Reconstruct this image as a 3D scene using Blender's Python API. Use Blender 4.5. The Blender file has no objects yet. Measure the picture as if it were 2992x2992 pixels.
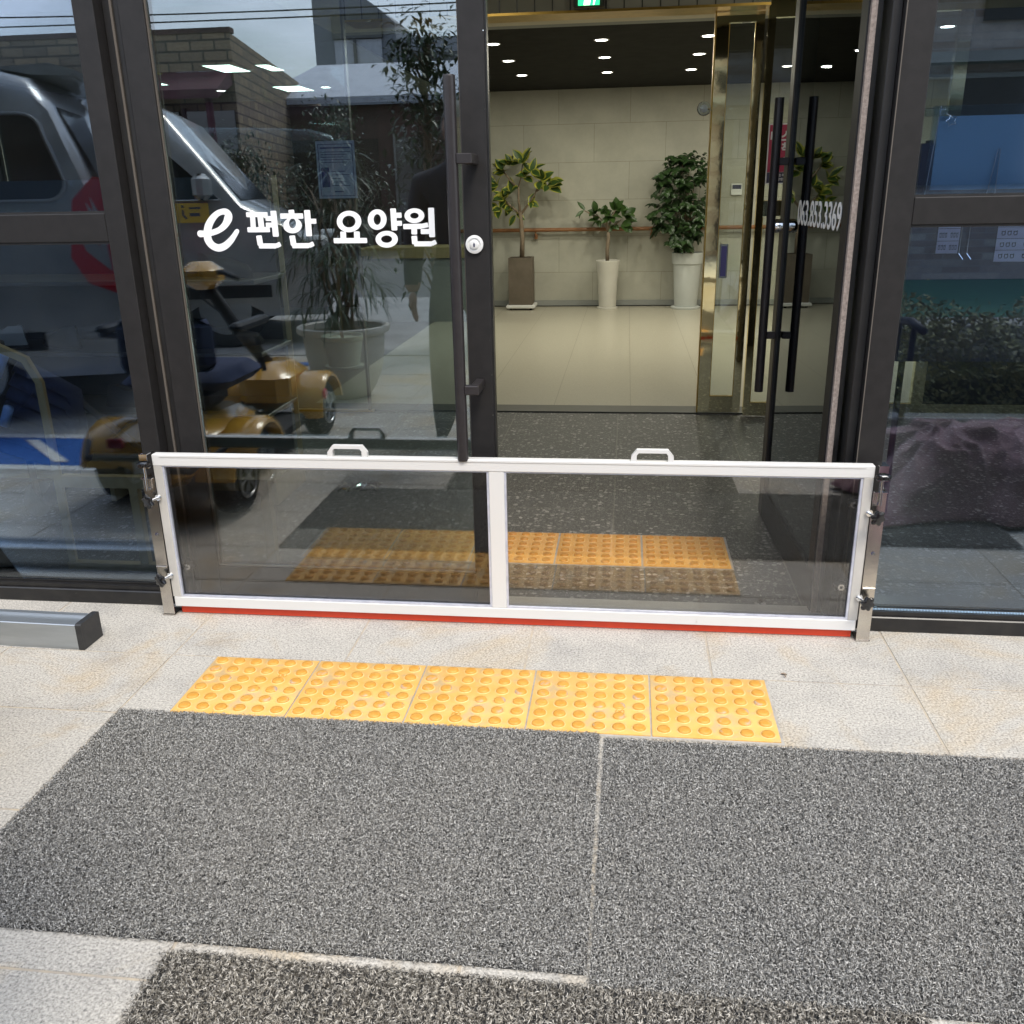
import bpy, math, random
import numpy as np
from mathutils import Vector, Matrix
random.seed(7); rng = np.random.default_rng(7)
R = math.radians
S = bpy.context.scene
C = S.collection
# ------------------------------------------------------------------ camera
cam = bpy.data.cameras.new('camera'); camo = bpy.data.objects.new('camera', cam); C.objects.link(camo)
cam.sensor_width = 36; cam.sensor_height = 36; cam.sensor_fit = 'HORIZONTAL'; cam.lens = 36*2659/2992
cam.clip_start = 0.05; cam.clip_end = 2000
rx = Vector((0.99268706, 0.11931468, -0.01834167))      # camera right in world axes
dn = Vector((0.02242305, -0.331547, -0.9431722))        # camera down
fw = Vector((-0.11861542, 0.93586356, -0.33179781))     # camera forward
m = Matrix((rx, -dn, -fw)).transposed().to_4x4(); m.translation = Vector((0, 0, 1.219))
camo.matrix_world = m
S.camera = camo
S.view_settings.view_transform = 'Standard'; S.view_settings.look = 'None'
S.view_settings.exposure = 1.12; S.view_settings.gamma = 1
# ------------------------------------------------------------------ world and sun (soft sun through thin cloud, behind the camera)
W = bpy.data.worlds.new('World'); S.world = W; W.use_nodes = True
nt = W.node_tree; nt.nodes.clear()
out = nt.nodes.new('ShaderNodeOutputWorld'); bg = nt.nodes.new('ShaderNodeBackground'); bg.inputs[1].default_value = 0.12
sky = nt.nodes.new('ShaderNodeTexSky'); sky.sky_type = 'NISHITA'; sky.sun_disc = False
SUN_EL, SUN_AZ = R(56), R(152)
sky.sun_elevation = SUN_EL; sky.sun_rotation = SUN_AZ; sky.air_density = 1.3; sky.dust_density = 2.0
tc = nt.nodes.new('ShaderNodeTexCoord'); mp = nt.nodes.new('ShaderNodeMapping'); mp.inputs['Scale'].default_value = (1, 1, 3.0)
nz = nt.nodes.new('ShaderNodeTexNoise'); nz.inputs['Scale'].default_value = 2.6; nz.inputs['Detail'].default_value = 7; nz.inputs['Roughness'].default_value = .55
cr = nt.nodes.new('ShaderNodeValToRGB'); cr.color_ramp.elements[0].position = .36; cr.color_ramp.elements[1].position = .66
mx = nt.nodes.new('ShaderNodeMix'); mx.data_type = 'RGBA'
mx.inputs[7].default_value = (9.6, 10.3, 11.8, 1)
nt.links.new(tc.outputs['Generated'], mp.inputs[0]); nt.links.new(mp.outputs[0], nz.inputs['Vector']); nt.links.new(nz.outputs['Fac'], cr.inputs[0])
nt.links.new(cr.outputs[0], mx.inputs[0]); nt.links.new(sky.outputs[0], mx.inputs[6]); nt.links.new(mx.outputs[2], bg.inputs[0]); nt.links.new(bg.outputs[0], out.inputs[0])
sl = bpy.data.lights.new('sun', 'SUN'); sl.energy = 1.5; sl.angle = R(20); sl.color = (1, .93, .82)
so = bpy.data.objects.new('sun', sl); C.objects.link(so); so.location = (0, -5, 20)
sd = Vector((math.cos(SUN_EL)*math.sin(SUN_AZ), math.cos(SUN_EL)*math.cos(SUN_AZ), math.sin(SUN_EL)))
so.rotation_euler = sd.to_track_quat('Z', 'Y').to_euler()
try:
    S.cycles.max_bounces = 14; S.cycles.transparent_max_bounces = 24; S.cycles.glossy_bounces = 6; S.cycles.diffuse_bounces = 4
    S.cycles.sample_clamp_indirect = 6; S.cycles.caustics_reflective = False; S.cycles.caustics_refractive = False
except Exception: pass

# ------------------------------------------------------------------ materials
def nodes(name):
    M = bpy.data.materials.new(name); M.use_nodes = True; t = M.node_tree; t.nodes.clear()
    o = t.nodes.new('ShaderNodeOutputMaterial'); return M, t, o
def N(t, k, **kw):
    n = t.nodes.new(k)
    for a, b in kw.items():
        if a.startswith('_'): setattr(n, a[1:], b)
        else: n.inputs[a.replace('_', ' ')].default_value = b
    return n
def rgb(c): return (c[0], c[1], c[2], 1)
def coords(t, scale=(1, 1, 1), kind='Object'):
    a = N(t, 'ShaderNodeTexCoord'); b = N(t, 'ShaderNodeMapping'); b.inputs['Scale'].default_value = scale
    t.links.new(a.outputs[kind], b.inputs[0]); return b.outputs[0]
def mat(name, col, rough=.5, metal=0, col2=None, ns=8, nd=5, spec=.5, bump=0, bs=60, lo=.35, hi=.65, coat=0, stretch=(1, 1, 1), sheen=0, dirt=None):
    M, t, o = nodes(name)
    p = N(t, 'ShaderNodeBsdfPrincipled'); p.inputs['Base Color'].default_value = rgb(col); p.inputs['Roughness'].default_value = rough
    p.inputs['Metallic'].default_value = metal; p.inputs['Specular IOR Level'].default_value = spec; p.inputs['Coat Weight'].default_value = coat
    if sheen: p.inputs['Sheen Weight'].default_value = sheen
    v = coords(t, stretch)
    if col2 is not None:
        n = N(t, 'ShaderNodeTexNoise', Scale=ns, Detail=nd, Roughness=.6); t.links.new(v, n.inputs['Vector'])
        r = N(t, 'ShaderNodeValToRGB'); e = r.color_ramp.elements; e[0].position = lo; e[0].color = rgb(col); e[1].position = hi; e[1].color = rgb(col2)
        t.links.new(n.outputs['Fac'], r.inputs[0]); t.links.new(r.outputs[0], p.inputs['Base Color'])
    if dirt:   # (colour, noise scale, low, high, amount): worn or dirty patches over the base colour
        n3 = N(t, 'ShaderNodeTexNoise', Scale=dirt[1], Detail=7, Roughness=.65, Distortion=.4); t.links.new(v, n3.inputs['Vector'])
        r3 = N(t, 'ShaderNodeValToRGB'); e = r3.color_ramp.elements; e[0].position = dirt[2]; e[0].color = (0, 0, 0, 1); e[1].position = dirt[3]; e[1].color = (dirt[4],)*3+(1,)
        t.links.new(n3.outputs['Fac'], r3.inputs[0]); x3 = N(t, 'ShaderNodeMix', _data_type='RGBA'); x3.inputs[7].default_value = rgb(dirt[0]); x3.inputs[6].default_value = rgb(col)
        t.links.new(r3.outputs[0], x3.inputs[0])
        if col2 is not None: t.links.new(r.outputs[0], x3.inputs[6])
        t.links.new(x3.outputs[2], p.inputs['Base Color'])
    if bump:
        n2 = N(t, 'ShaderNodeTexNoise', Scale=bs, Detail=4); t.links.new(v, n2.inputs['Vector'])
        b = N(t, 'ShaderNodeBump', Strength=1, Distance=bump); t.links.new(n2.outputs['Fac'], b.inputs['Height']); t.links.new(b.outputs[0], p.inputs['Normal'])
    t.links.new(p.outputs[0], o.inputs[0]); return M
def glass(name, tint, refl, rough=0.0, reflcol=(1, 1, 1)):
    M, t, o = nodes(name)
    a = N(t, 'ShaderNodeBsdfTransparent'); a.inputs[0].default_value = rgb(tint)
    g = N(t, 'ShaderNodeBsdfGlossy'); g.inputs['Roughness'].default_value = rough; g.inputs[0].default_value = rgb(reflcol)
    f = N(t, 'ShaderNodeFresnel'); f.inputs[0].default_value = 1.5
    ma = N(t, 'ShaderNodeMath', _operation='MULTIPLY_ADD'); ma.inputs[1].default_value = 1-refl; ma.inputs[2].default_value = refl; ma.use_clamp = True
    t.links.new(f.outputs[0], ma.inputs[0])
    x = N(t, 'ShaderNodeMixShader'); t.links.new(ma.outputs[0], x.inputs[0]); t.links.new(a.outputs[0], x.inputs[1]); t.links.new(g.outputs[0], x.inputs[2])
    t.links.new(x.outputs[0], o.inputs[0]); return M
def emit(name, col, s):
    M, t, o = nodes(name); e = N(t, 'ShaderNodeEmission'); e.inputs[0].default_value = rgb(col); e.inputs[1].default_value = s
    t.links.new(e.outputs[0], o.inputs[0]); return M
def granite(name, a, b, d, stain, scale=420, joint=None, stainamt=.5, rough=.75):
    """fine-grained stone with large faint stains; per-slab tone shift from the slab grid"""
    M, t, o = nodes(name); p = N(t, 'ShaderNodeBsdfPrincipled'); p.inputs['Roughness'].default_value = rough
    v = coords(t)
    n = N(t, 'ShaderNodeTexNoise', Scale=scale, Detail=3, Roughness=.75); t.links.new(v, n.inputs['Vector'])
    r = N(t, 'ShaderNodeValToRGB'); e = r.color_ramp.elements; e[0].position = .30; e[0].color = rgb(d); e[1].position = .68; e[1].color = rgb(b)
    k = e.new(.46); k.color = rgb(a)
    t.links.new(n.outputs['Fac'], r.inputs[0])
    n3 = N(t, 'ShaderNodeTexNoise', Scale=2.3, Detail=6, Roughness=.62, Distortion=.6); t.links.new(v, n3.inputs['Vector'])
    r3 = N(t, 'ShaderNodeValToRGB'); e = r3.color_ramp.elements; e[0].position = .50; e[0].color = (0, 0, 0, 1); e[1].position = .70; e[1].color = (stainamt,)*3+(1,)
    t.links.new(n3.outputs['Fac'], r3.inputs[0])
    mxx = N(t, 'ShaderNodeMix', _data_type='RGBA', _blend_type='MULTIPLY'); mxx.inputs[7].default_value = rgb(stain)
    t.links.new(r3.outputs[0], mxx.inputs[0]); t.links.new(r.outputs[0], mxx.inputs[6])
    n4 = N(t, 'ShaderNodeTexNoise', Scale=5.1, Detail=5, Roughness=.6); mp4 = coords(t, (1, 1, 1)); t.links.new(mp4, n4.inputs['Vector'])
    r4 = N(t, 'ShaderNodeValToRGB'); e = r4.color_ramp.elements; e[0].position = .28; e[0].color = (.62, .63, .66, 1); e[1].position = .52; e[1].color = (1, 1, 1, 1)
    t.links.new(n4.outputs['Fac'], r4.inputs[0])
    m5 = N(t, 'ShaderNodeMix', _data_type='RGBA', _blend_type='MULTIPLY'); m5.inputs[0].default_value = .55
    t.links.new(mxx.outputs[2], m5.inputs[6]); t.links.new(r4.outputs[0], m5.inputs[7])
    t.links.new(m5.outputs[2], p.inputs['Base Color'])
    b2 = N(t, 'ShaderNodeBump', Strength=.5, Distance=.0012); t.links.new(n.outputs['Fac'], b2.inputs['Height']); t.links.new(b2.outputs[0], p.inputs['Normal'])
    t.links.new(p.outputs[0], o.inputs[0]); return M
def terrazzo(name, base, base2, chip, scale, thr, jx, jy, off, jcol, rough, jw=.003, chip2=None, spec=.5):
    """terrazzo tiles: chips from voronoi cells, joints on a grid"""
    M, t, o = nodes(name); p = N(t, 'ShaderNodeBsdfPrincipled'); p.inputs['Roughness'].default_value = rough; p.inputs['Specular IOR Level'].default_value = spec
    v = coords(t)
    n = N(t, 'ShaderNodeTexNoise', Scale=150, Detail=4); t.links.new(v, n.inputs['Vector'])
    r = N(t, 'ShaderNodeValToRGB'); e = r.color_ramp.elements; e[0].position = .35; e[0].color = rgb(base); e[1].position = .65; e[1].color = rgb(base2); t.links.new(n.outputs['Fac'], r.inputs[0])
    cur = r.outputs[0]
    for q, (sc, th, cc) in enumerate([(scale, thr, chip), (scale*2.4, thr*1.3, chip2 or chip)]):
        nd = N(t, 'ShaderNodeTexNoise', Scale=sc*1.2, Detail=2); t.links.new(v, nd.inputs['Vector'])
        ad = N(t, 'ShaderNodeMix', _data_type='VECTOR'); ad.inputs[0].default_value = .018; t.links.new(v, ad.inputs[4]); t.links.new(nd.outputs['Color'], ad.inputs[5])
        vo = N(t, 'ShaderNodeTexVoronoi', Scale=sc); t.links.new(ad.outputs[1], vo.inputs['Vector'])
        sep = N(t, 'ShaderNodeSeparateColor'); t.links.new(vo.outputs['Color'], sep.inputs[0])
        lt = N(t, 'ShaderNodeMath', _operation='LESS_THAN'); lt.inputs[1].default_value = th; t.links.new(sep.outputs[0], lt.inputs[0])
        ds = N(t, 'ShaderNodeMath', _operation='LESS_THAN'); ds.inputs[1].default_value = .42; t.links.new(vo.outputs['Distance'], ds.inputs[0])
        mu = N(t, 'ShaderNodeMath', _operation='MULTIPLY'); t.links.new(lt.outputs[0], mu.inputs[0]); t.links.new(ds.outputs[0], mu.inputs[1])
        mu2 = N(t, 'ShaderNodeMath', _operation='MULTIPLY'); t.links.new(mu.outputs[0], mu2.inputs[0]); t.links.new(sep.outputs[1], mu2.inputs[1])
        x = N(t, 'ShaderNodeMix', _data_type='RGBA'); x.inputs[7].default_value = rgb(cc); t.links.new(mu2.outputs[0], x.inputs[0]); t.links.new(cur, x.inputs[6]); cur = x.outputs[2]
    sx = N(t, 'ShaderNodeSeparateXYZ'); t.links.new(v, sx.inputs[0])
    js = []
    for ax, per, of in ((0, jx, off[0]), (1, jy, off[1])):
        a = N(t, 'ShaderNodeMath', _operation='SUBTRACT'); a.inputs[1].default_value = of; t.links.new(sx.outputs[ax], a.inputs[0])
        b = N(t, 'ShaderNodeMath', _operation='PINGPONG'); b.inputs[1].default_value = per/2; t.links.new(a.outputs[0], b.inputs[0])
        c = N(t, 'ShaderNodeMath', _operation='LESS_THAN'); c.inputs[1].default_value = jw; t.links.new(b.outputs[0], c.inputs[0]); js.append(c)
    mxm = N(t, 'ShaderNodeMath', _operation='MAXIMUM'); t.links.new(js[0].outputs[0], mxm.inputs[0]); t.links.new(js[1].outputs[0], mxm.inputs[1])
    x = N(t, 'ShaderNodeMix', _data_type='RGBA'); x.inputs[7].default_value = rgb(jcol); t.links.new(mxm.outputs[0], x.inputs[0]); t.links.new(cur, x.inputs[6])
    t.links.new(x.outputs[2], p.inputs['Base Color']); t.links.new(p.outputs[0], o.inputs[0]); return M
def brick(name, c1, c2, mortar, w, h, ms=.012, rough=.85, swap=True, off=.5, bumpd=.006, squash=1):
    M, t, o = nodes(name); p = N(t, 'ShaderNodeBsdfPrincipled'); p.inputs['Roughness'].default_value = rough
    tc = N(t, 'ShaderNodeTexCoord'); sx = N(t, 'ShaderNodeSeparateXYZ'); t.links.new(tc.outputs['Object'], sx.inputs[0])
    ad = N(t, 'ShaderNodeMath', _operation='ADD'); t.links.new(sx.outputs[0], ad.inputs[0]); t.links.new(sx.outputs[1], ad.inputs[1])
    cb = N(t, 'ShaderNodeCombineXYZ'); t.links.new(ad.outputs[0], cb.inputs[0]); t.links.new(sx.outputs[2], cb.inputs[1])
    b = N(t, 'ShaderNodeTexBrick'); b.offset = off; t.links.new(cb.outputs[0], b.inputs['Vector'])
    b.inputs['Color1'].default_value = rgb(c1); b.inputs['Color2'].default_value = rgb(c2); b.inputs['Mortar'].default_value = rgb(mortar)
    b.inputs['Scale'].default_value = 1; b.inputs['Mortar Size'].default_value = ms; b.inputs['Brick Width'].default_value = w; b.inputs['Row Height'].default_value = h
    n = N(t, 'ShaderNodeTexNoise', Scale=9, Detail=6, Roughness=.7); t.links.new(tc.outputs['Object'], n.inputs['Vector'])
    r = N(t, 'ShaderNodeValToRGB'); e = r.color_ramp.elements; e[0].position = .3; e[0].color = (.72, .72, .74, 1); e[1].position = .7; e[1].color = (1.0, 1.0, 1.0, 1); t.links.new(n.outputs['Fac'], r.inputs[0])
    x = N(t, 'ShaderNodeMix', _data_type='RGBA', _blend_type='MULTIPLY'); x.inputs[0].default_value = 1; t.links.new(b.outputs['Color'], x.inputs[6]); t.links.new(r.outputs[0], x.inputs[7])
    t.links.new(x.outputs[2], p.inputs['Base Color'])
    bu = N(t, 'ShaderNodeBump', Strength=.6, Distance=bumpd); bu.invert = True; t.links.new(b.outputs['Fac'], bu.inputs['Height']); t.links.new(bu.outputs[0], p.inputs['Normal'])
    t.links.new(p.outputs[0], o.inputs[0]); return M

M = {}
M['granite'] = granite('granite', (.375, .355, .315), (.60, .57, .51), (.15, .143, .135), (1.0, .80, .52), 180, stainamt=.8)
M['joint'] = mat('sand_joint', (.46, .39, .29), .9, col2=(.34, .31, .27), ns=20)
M['asphalt'] = mat('asphalt', (.10, .10, .105), .9, col2=(.16, .16, .165), ns=60, bump=.002, bs=200)
M['concrete'] = mat('concrete', (.42, .41, .39), .85, col2=(.30, .29, .28), ns=2.2, nd=8, bump=.001, bs=90)
M['bluepaint'] = mat('blue_paint', (.015, .09, .32), .6, col2=(.03, .12, .38), ns=20)
M['whitepaint'] = mat('white_paint', (.75, .74, .70), .6, col2=(.55, .54, .52), ns=30)
M['dark_frame'] = mat('dark_bronze_metal', (.0150, .0138, .0132), .50, 0, col2=(.0195, .0178, .0172), ns=30, spec=.28, dirt=((.30, .28, .26), 46, .735, .75, .8), bump=.00006, bs=900)
M['dark_frame2'] = mat('dark_reveal', (.012, .011, .011), .5, .1, col2=(.018, .017, .016), ns=12)
M['strip_line'] = mat('seal_line', (.10, .085, .07), .8)
M['dark_panel'] = mat('dark_partition', (.020, .024, .026), .6, col2=(.028, .032, .034), ns=3)
M['pile'] = mat('pile_brush', (.36, .30, .26), .95, col2=(.22, .18, .16), ns=120, bump=.002, bs=500)
M['sill'] = mat('sill_black', (.010, .010, .011), .34, .1, col2=(.020, .019, .018), ns=18, dirt=((.42, .40, .37), 34, .69, .72, .9))
M['black_pull'] = mat('black_pull', (.028, .024, .025), .36, .3, col2=(.034, .03, .03), ns=40)
M['alu'] = mat('white_aluminium', (.66, .652, .63), .42, .1, col2=(.67, .66, .635), ns=6, spec=.5, dirt=((.40, .38, .35), 26, .66, .74, .5))
M['alu_side'] = mat('dull_aluminium', (.62, .595, .55), .45, .3, col2=(.54, .52, .48), ns=9)
M['silver'] = mat('silver_bar', (.42, .45, .47), .34, .75, col2=(.36, .39, .41), ns=5, stretch=(1, 8, 8))
M['steel'] = mat('stainless', (.70, .66, .58), .22, 1.0, col2=(.58, .54, .50), ns=14, bump=.0002, bs=60)
M['chrome'] = mat('chrome', (.8, .8, .8), .08, 1.0)
M['seal'] = mat('red_rubber', (.82, .075, .025), .55, col2=(.76, .065, .025), ns=30)
M['knob'] = mat('black_plastic', (.008, .008, .009), .16, 0, spec=.6)
M['cap'] = mat('black_cap', (.018, .018, .019), .5, col2=(.028, .028, .028), ns=40)
M['clearbead'] = mat('glazing_bead', (.50, .52, .60), .3, .3, col2=(.62, .63, .70), ns=40)
M['white_vinyl'] = mat('white_vinyl', (.82, .82, .81), .5)
M['tactile'] = mat('tactile_yellow', (.64, .36, .080), .42, col2=(.71, .45, .15), ns=7, nd=8, bump=.0006, bs=160, dirt=((.40, .33, .22), 9, .50, .68, .85))
M['tactile2'] = mat('tactile_yellow_worn', (.62, .30, .055), .45, col2=(.74, .40, .10), ns=9, nd=8, bump=.0006, bs=160)
M['bump1'] = mat('tactile_bump', (.56, .265, .035), .38, col2=(.62, .32, .06), ns=40, bump=.0007, bs=700, dirt=((.40, .36, .32), 16, .57, .64, .75))  # deeper orange carries the dome's shading in its colour, plus grey scuffs
M['rim1'] = mat('tactile_rim', (.74, .52, .24), .5, col2=(.66, .42, .13), ns=30)  # pale ring: wear, with the dome's bright edge put into the colour
M['bump2'] = mat('inner_tactile_bump', (.52, .22, .025), .4, col2=(.60, .28, .04), ns=40, bump=.0007, bs=700)  # inner domes, their shading put into the colour too
M['grout'] = mat('tactile_grout', (.42, .40, .36), .9, col2=(.30, .28, .25), ns=30)
M['vinyl'] = mat('mat_coils', (.085, .083, .079), .45, 0, col2=(.54, .53, .495), ns=240, nd=2, lo=.42, hi=.62, spec=.5, dirt=((.36, .34, .30), 2.4, .42, .72, .22))
M['vinyl2'] = mat('mat_coils_brown', (.072, .065, .055), .45, 0, col2=(.50, .47, .41), ns=150, nd=2, lo=.43, hi=.62, spec=.5, dirt=((.34, .31, .26), 3, .42, .72, .2))
M['matback'] = mat('mat_backing', (.018, .018, .019), .8, col2=(.03, .03, .03), ns=60)
M['gl_door'] = glass('door_glass', (.72, .80, .82), .125, reflcol=(.90, .95, 1))
M['gl_win'] = glass('window_glass', (.84, .91, .99), .080, reflcol=(.82, .91, 1))
M['gl_leaf'] = glass('open_door_glass', (.64, .73, .78), .10, reflcol=(.85, .93, 1))
M['stile_lobby_tint'] = mat('bronze_lobby_tint', (.050, .042, .032), .42, 0, col2=(.06, .05, .038), ns=20)  # same dark bronze, made browner: the lobby's reflection put into the colour
M['gl_gate'] = glass('gate_polycarbonate', (.86, .85, .835), .05)
M['gl_inner'] = glass('inner_glass', (.90, .93, .91), .02)
M['gold'] = mat('gold_mirror', (.92, .82, .48), .04, 1.0, col2=(.86, .74, .40), ns=6, bump=.0006, bs=4, stretch=(1, 1, 1))
M['gold_edge'] = mat('brass_edge', (.62, .40, .11), .28, 1.0, col2=(.52, .33, .08), ns=20)
M['dark_floor'] = terrazzo('dark_terrazzo', (.040, .039, .036), (.085, .082, .076), (.38, .365, .34), 50, .36, .588, .70, (-.028, 3.493), (.16, .15, .13), .50, .0022, (.30, .29, .27), spec=.3)
M['lobby_floor'] = terrazzo('beige_terrazzo', (.38, .350, .275), (.46, .43, .345), (.34, .30, .24), 90, .12, .456, 30, (.043, -3), (.22, .19, .14), .30, .0016, (.60, .56, .48))
M['strip'] = mat('threshold_strip', (.050, .050, .042), .35, 0, col2=(.065, .063, .052), ns=14)
def panelwall(name, c1, c2, w, h, off, zoff, jc):
    """concrete-look panels in running bond"""
    Mx, t, o = nodes(name); p = N(t, 'ShaderNodeBsdfPrincipled'); p.inputs['Roughness'].default_value = .8
    tcn = N(t, 'ShaderNodeTexCoord'); sx = N(t, 'ShaderNodeSeparateXYZ'); t.links.new(tcn.outputs['Object'], sx.inputs[0])
    ax = N(t, 'ShaderNodeMath', _operation='ADD'); ax.inputs[1].default_value = off; t.links.new(sx.outputs[0], ax.inputs[0])
    az = N(t, 'ShaderNodeMath', _operation='ADD'); az.inputs[1].default_value = zoff; t.links.new(sx.outputs[2], az.inputs[0])
    cb = N(t, 'ShaderNodeCombineXYZ'); t.links.new(ax.outputs[0], cb.inputs[0]); t.links.new(az.outputs[0], cb.inputs[1])
    b = N(t, 'ShaderNodeTexBrick'); b.offset = .5; t.links.new(cb.outputs[0], b.inputs['Vector'])
    b.inputs['Color1'].default_value = (.93, .93, .93, 1); b.inputs['Color2'].default_value = (1, 1, 1, 1); b.inputs['Mortar'].default_value = rgb(jc); b.inputs['Scale'].default_value = 1
    b.inputs['Mortar Size'].default_value = .0028; b.inputs['Mortar Smooth'].default_value = .4; b.inputs['Brick Width'].default_value = w; b.inputs['Row Height'].default_value = h
    n = N(t, 'ShaderNodeTexNoise', Scale=2.4, Detail=9, Roughness=.68); t.links.new(tcn.outputs['Object'], n.inputs['Vector'])
    r = N(t, 'ShaderNodeValToRGB'); e = r.color_ramp.elements; e[0].position = .3; e[0].color = rgb(c2); e[1].position = .62; e[1].color = rgb(c1); t.links.new(n.outputs['Fac'], r.inputs[0])
    x = N(t, 'ShaderNodeMix', _data_type='RGBA', _blend_type='MULTIPLY'); x.inputs[0].default_value = 1; t.links.new(r.outputs[0], x.inputs[6]); t.links.new(b.outputs['Color'], x.inputs[7])
    t.links.new(x.outputs[2], p.inputs['Base Color']); t.links.new(p.outputs[0], o.inputs[0]); return Mx
M['lobby_wall'] = panelwall('concrete_look_wall', (.46, .450, .380), (.37, .362, .305), .745, .377, 1.11+.745*2, .377-.377*.0+.007, (.62, .60, .56))
M['plaster'] = mat('cream_plaster', (.62, .57, .46), .9, col2=(.58, .53, .43), ns=3)
M['olive'] = mat('ceiling_boards', (.34, .33, .26), .9, col2=(.31, .30, .24), ns=3)
M['black_ceiling'] = mat('black_ceiling', (.012, .012, .011), .8, col2=(.020, .020, .018), ns=8, nd=8, spec=.15)
M['wood'] = mat('handrail_wood', (.28, .125, .045), .4, col2=(.22, .09, .03), ns=4, stretch=(1, 12, 12))
M['wood_light'] = mat('light_wood', (.42, .34, .17), .5, col2=(.36, .28, .13), ns=5, stretch=(6, 6, 1))
M['redwood'] = mat('dark_red_panel', (.045, .022, .019), .55, col2=(.028, .015, .013), ns=2, stretch=(6, 1, 1))
M['greywall'] = mat('grey_plaster', (.30, .31, .29), .85, col2=(.24, .25, .24), ns=2)
M['downlight'] = emit('downlight_glow', (1, .97, .88), 12)
M['ledpanel'] = emit('led_panel_glow', (.80, 1.0, .84), 4.5)
M['white'] = mat('white_plastic', (.70, .70, .68), .35)
M['exit_green'] = emit('exit_green', (.03, .55, .20), 1.3)
M['exit_white'] = emit('exit_white', (.85, 1, .80), 1.6)
M['leaf_green'] = mat('leaf_green', (.050, .10, .022), .35, col2=(.028, .062, .014), ns=14, spec=.5)
M['leaf_yellow'] = mat('leaf_yellow', (.42, .40, .05), .4, col2=(.28, .30, .05), ns=20)
M['leaf_dark'] = mat('leaf_dark', (.030, .062, .018), .35, col2=(.018, .040, .012), ns=14)
M['bark'] = mat('pale_bark', (.26, .20, .14), .85, col2=(.17, .13, .09), ns=20, stretch=(3, 3, 1))
M['soil'] = mat('soil', (.05, .035, .022), .95, col2=(.08, .06, .04), ns=60)
M['pot_brown'] = mat('brown_pot', (.105, .085, .062), .7, col2=(.15, .12, .09), ns=5, nd=8)
M['pot_white'] = mat('cream_pot', (.58, .56, .50), .6, col2=(.54, .52, .46), ns=6)
M['pot_grey'] = mat('pale_grey_pot', (.50, .52, .50), .6, col2=(.46, .48, .46), ns=6)
M['black_mat'] = mat('matte_black', (.010, .010, .011), .6, col2=(.02, .02, .021), ns=20)
M['rubber'] = mat('tyre_rubber', (.014, .014, .014), .75, col2=(.022, .022, .022), ns=50)
M['pink'] = mat('poster_red', (.42, .04, .09), .5)
M['pinkwhite'] = mat('poster_white', (.75, .72, .72), .5)
M['board_blue'] = mat('pale_blue_board', (.58, .80, 1.0), .5, col2=(.56, .78, .98), ns=3)
M['acrylic'] = glass('acrylic', (.90, .95, .98), .05)
M['paper'] = mat('notice_paper', (.74, .70, .84), .7, col2=(.70, .66, .80), ns=4)
M['ink'] = mat('ink', (.05, .05, .09), .7)
M['inkblue'] = mat('ink_violet', (.12, .11, .30), .7)
M['cloth'] = mat('mauve_cloth', (.19, .095, .115), .85, col2=(.27, .145, .17), ns=5, sheen=.3, bump=.002, bs=70)
M['blue_cloth'] = mat('navy_fabric', (.02, .03, .075), .85, col2=(.03, .04, .09), ns=20)
M['grip_blue'] = mat('pale_blue_grip', (.22, .38, .72), .45)
M['brick'] = brick('tan_block', (.34, .26, .165), (.21, .17, .125), (.09, .075, .06), .42, .16, .016)
M['stone'] = brick('rough_stone_siding', (.55, .51, .45), (.30, .22, .17), (.42, .40, .37), .50, .085, .006, bumpd=.02)
M['maroon'] = mat('maroon_awning', (.085, .018, .03), .7, col2=(.06, .014, .022), ns=4)
M['brownwall'] = mat('brown_shop_front', (.065, .042, .036), .8, col2=(.11, .055, .045), ns=1.1, nd=6)
M['grey_clad'] = mat('grey_cladding', (.20, .22, .25), .6, col2=(.17, .19, .22), ns=.6)
M['grey_clad2'] = mat('pale_cladding', (.34, .36, .39), .6, col2=(.29, .31, .34), ns=.6)
M['white_roof'] = mat('white_sheet_roof', (.50, .53, .58), .5, col2=(.42, .45, .50), ns=1.5, stretch=(4, 1, 1))
M['darkglass'] = mat('dark_window', (.012, .015, .02), .08, spec=.8)
M['car_silver'] = mat('silver_paint', (.44, .45, .445), .28, .35, col2=(.28, .295, .30), ns=2, coat=.8)
M['car_glass'] = mat('car_glass', (.008, .011, .012), .08, spec=.30)
M['red_lens'] = mat('red_lens', (.50, .012, .018), .12, spec=.7, coat=1)
M['yellow_paint'] = mat('yellow_paint', (.60, .33, .045), .25, col2=(.55, .29, .04), ns=4, coat=.8)
M['sticker'] = mat('yellow_sticker', (.70, .48, .03), .5)
M['skin'] = mat('skin', (.42, .25, .18), .55, col2=(.38, .22, .16), ns=20)
M['hair'] = mat('grey_hair', (.20, .19, .18), .7, col2=(.18, .18, .18), ns=60)
M['jacket'] = mat('navy_jacket', (.016, .018, .030), .85, col2=(.022, .025, .038), ns=16, bump=.012, bs=11)
M['trousers'] = mat('grey_trousers', (.15, .165, .145), .85, col2=(.10, .11, .10), ns=12, bump=.014, bs=9)
M['turf'] = mat('green_floor', (.03, .12, .07), .8, col2=(.04, .15, .09), ns=3)
M['hedge'] = mat('hedge_leaf', (.13, .15, .045), .6, col2=(.30, .29, .12), ns=7, nd=4)
M['hedge_core'] = mat('hedge_shade_twigs', (.03, .035, .015), .95, col2=(.045, .045, .02), ns=20)

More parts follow.
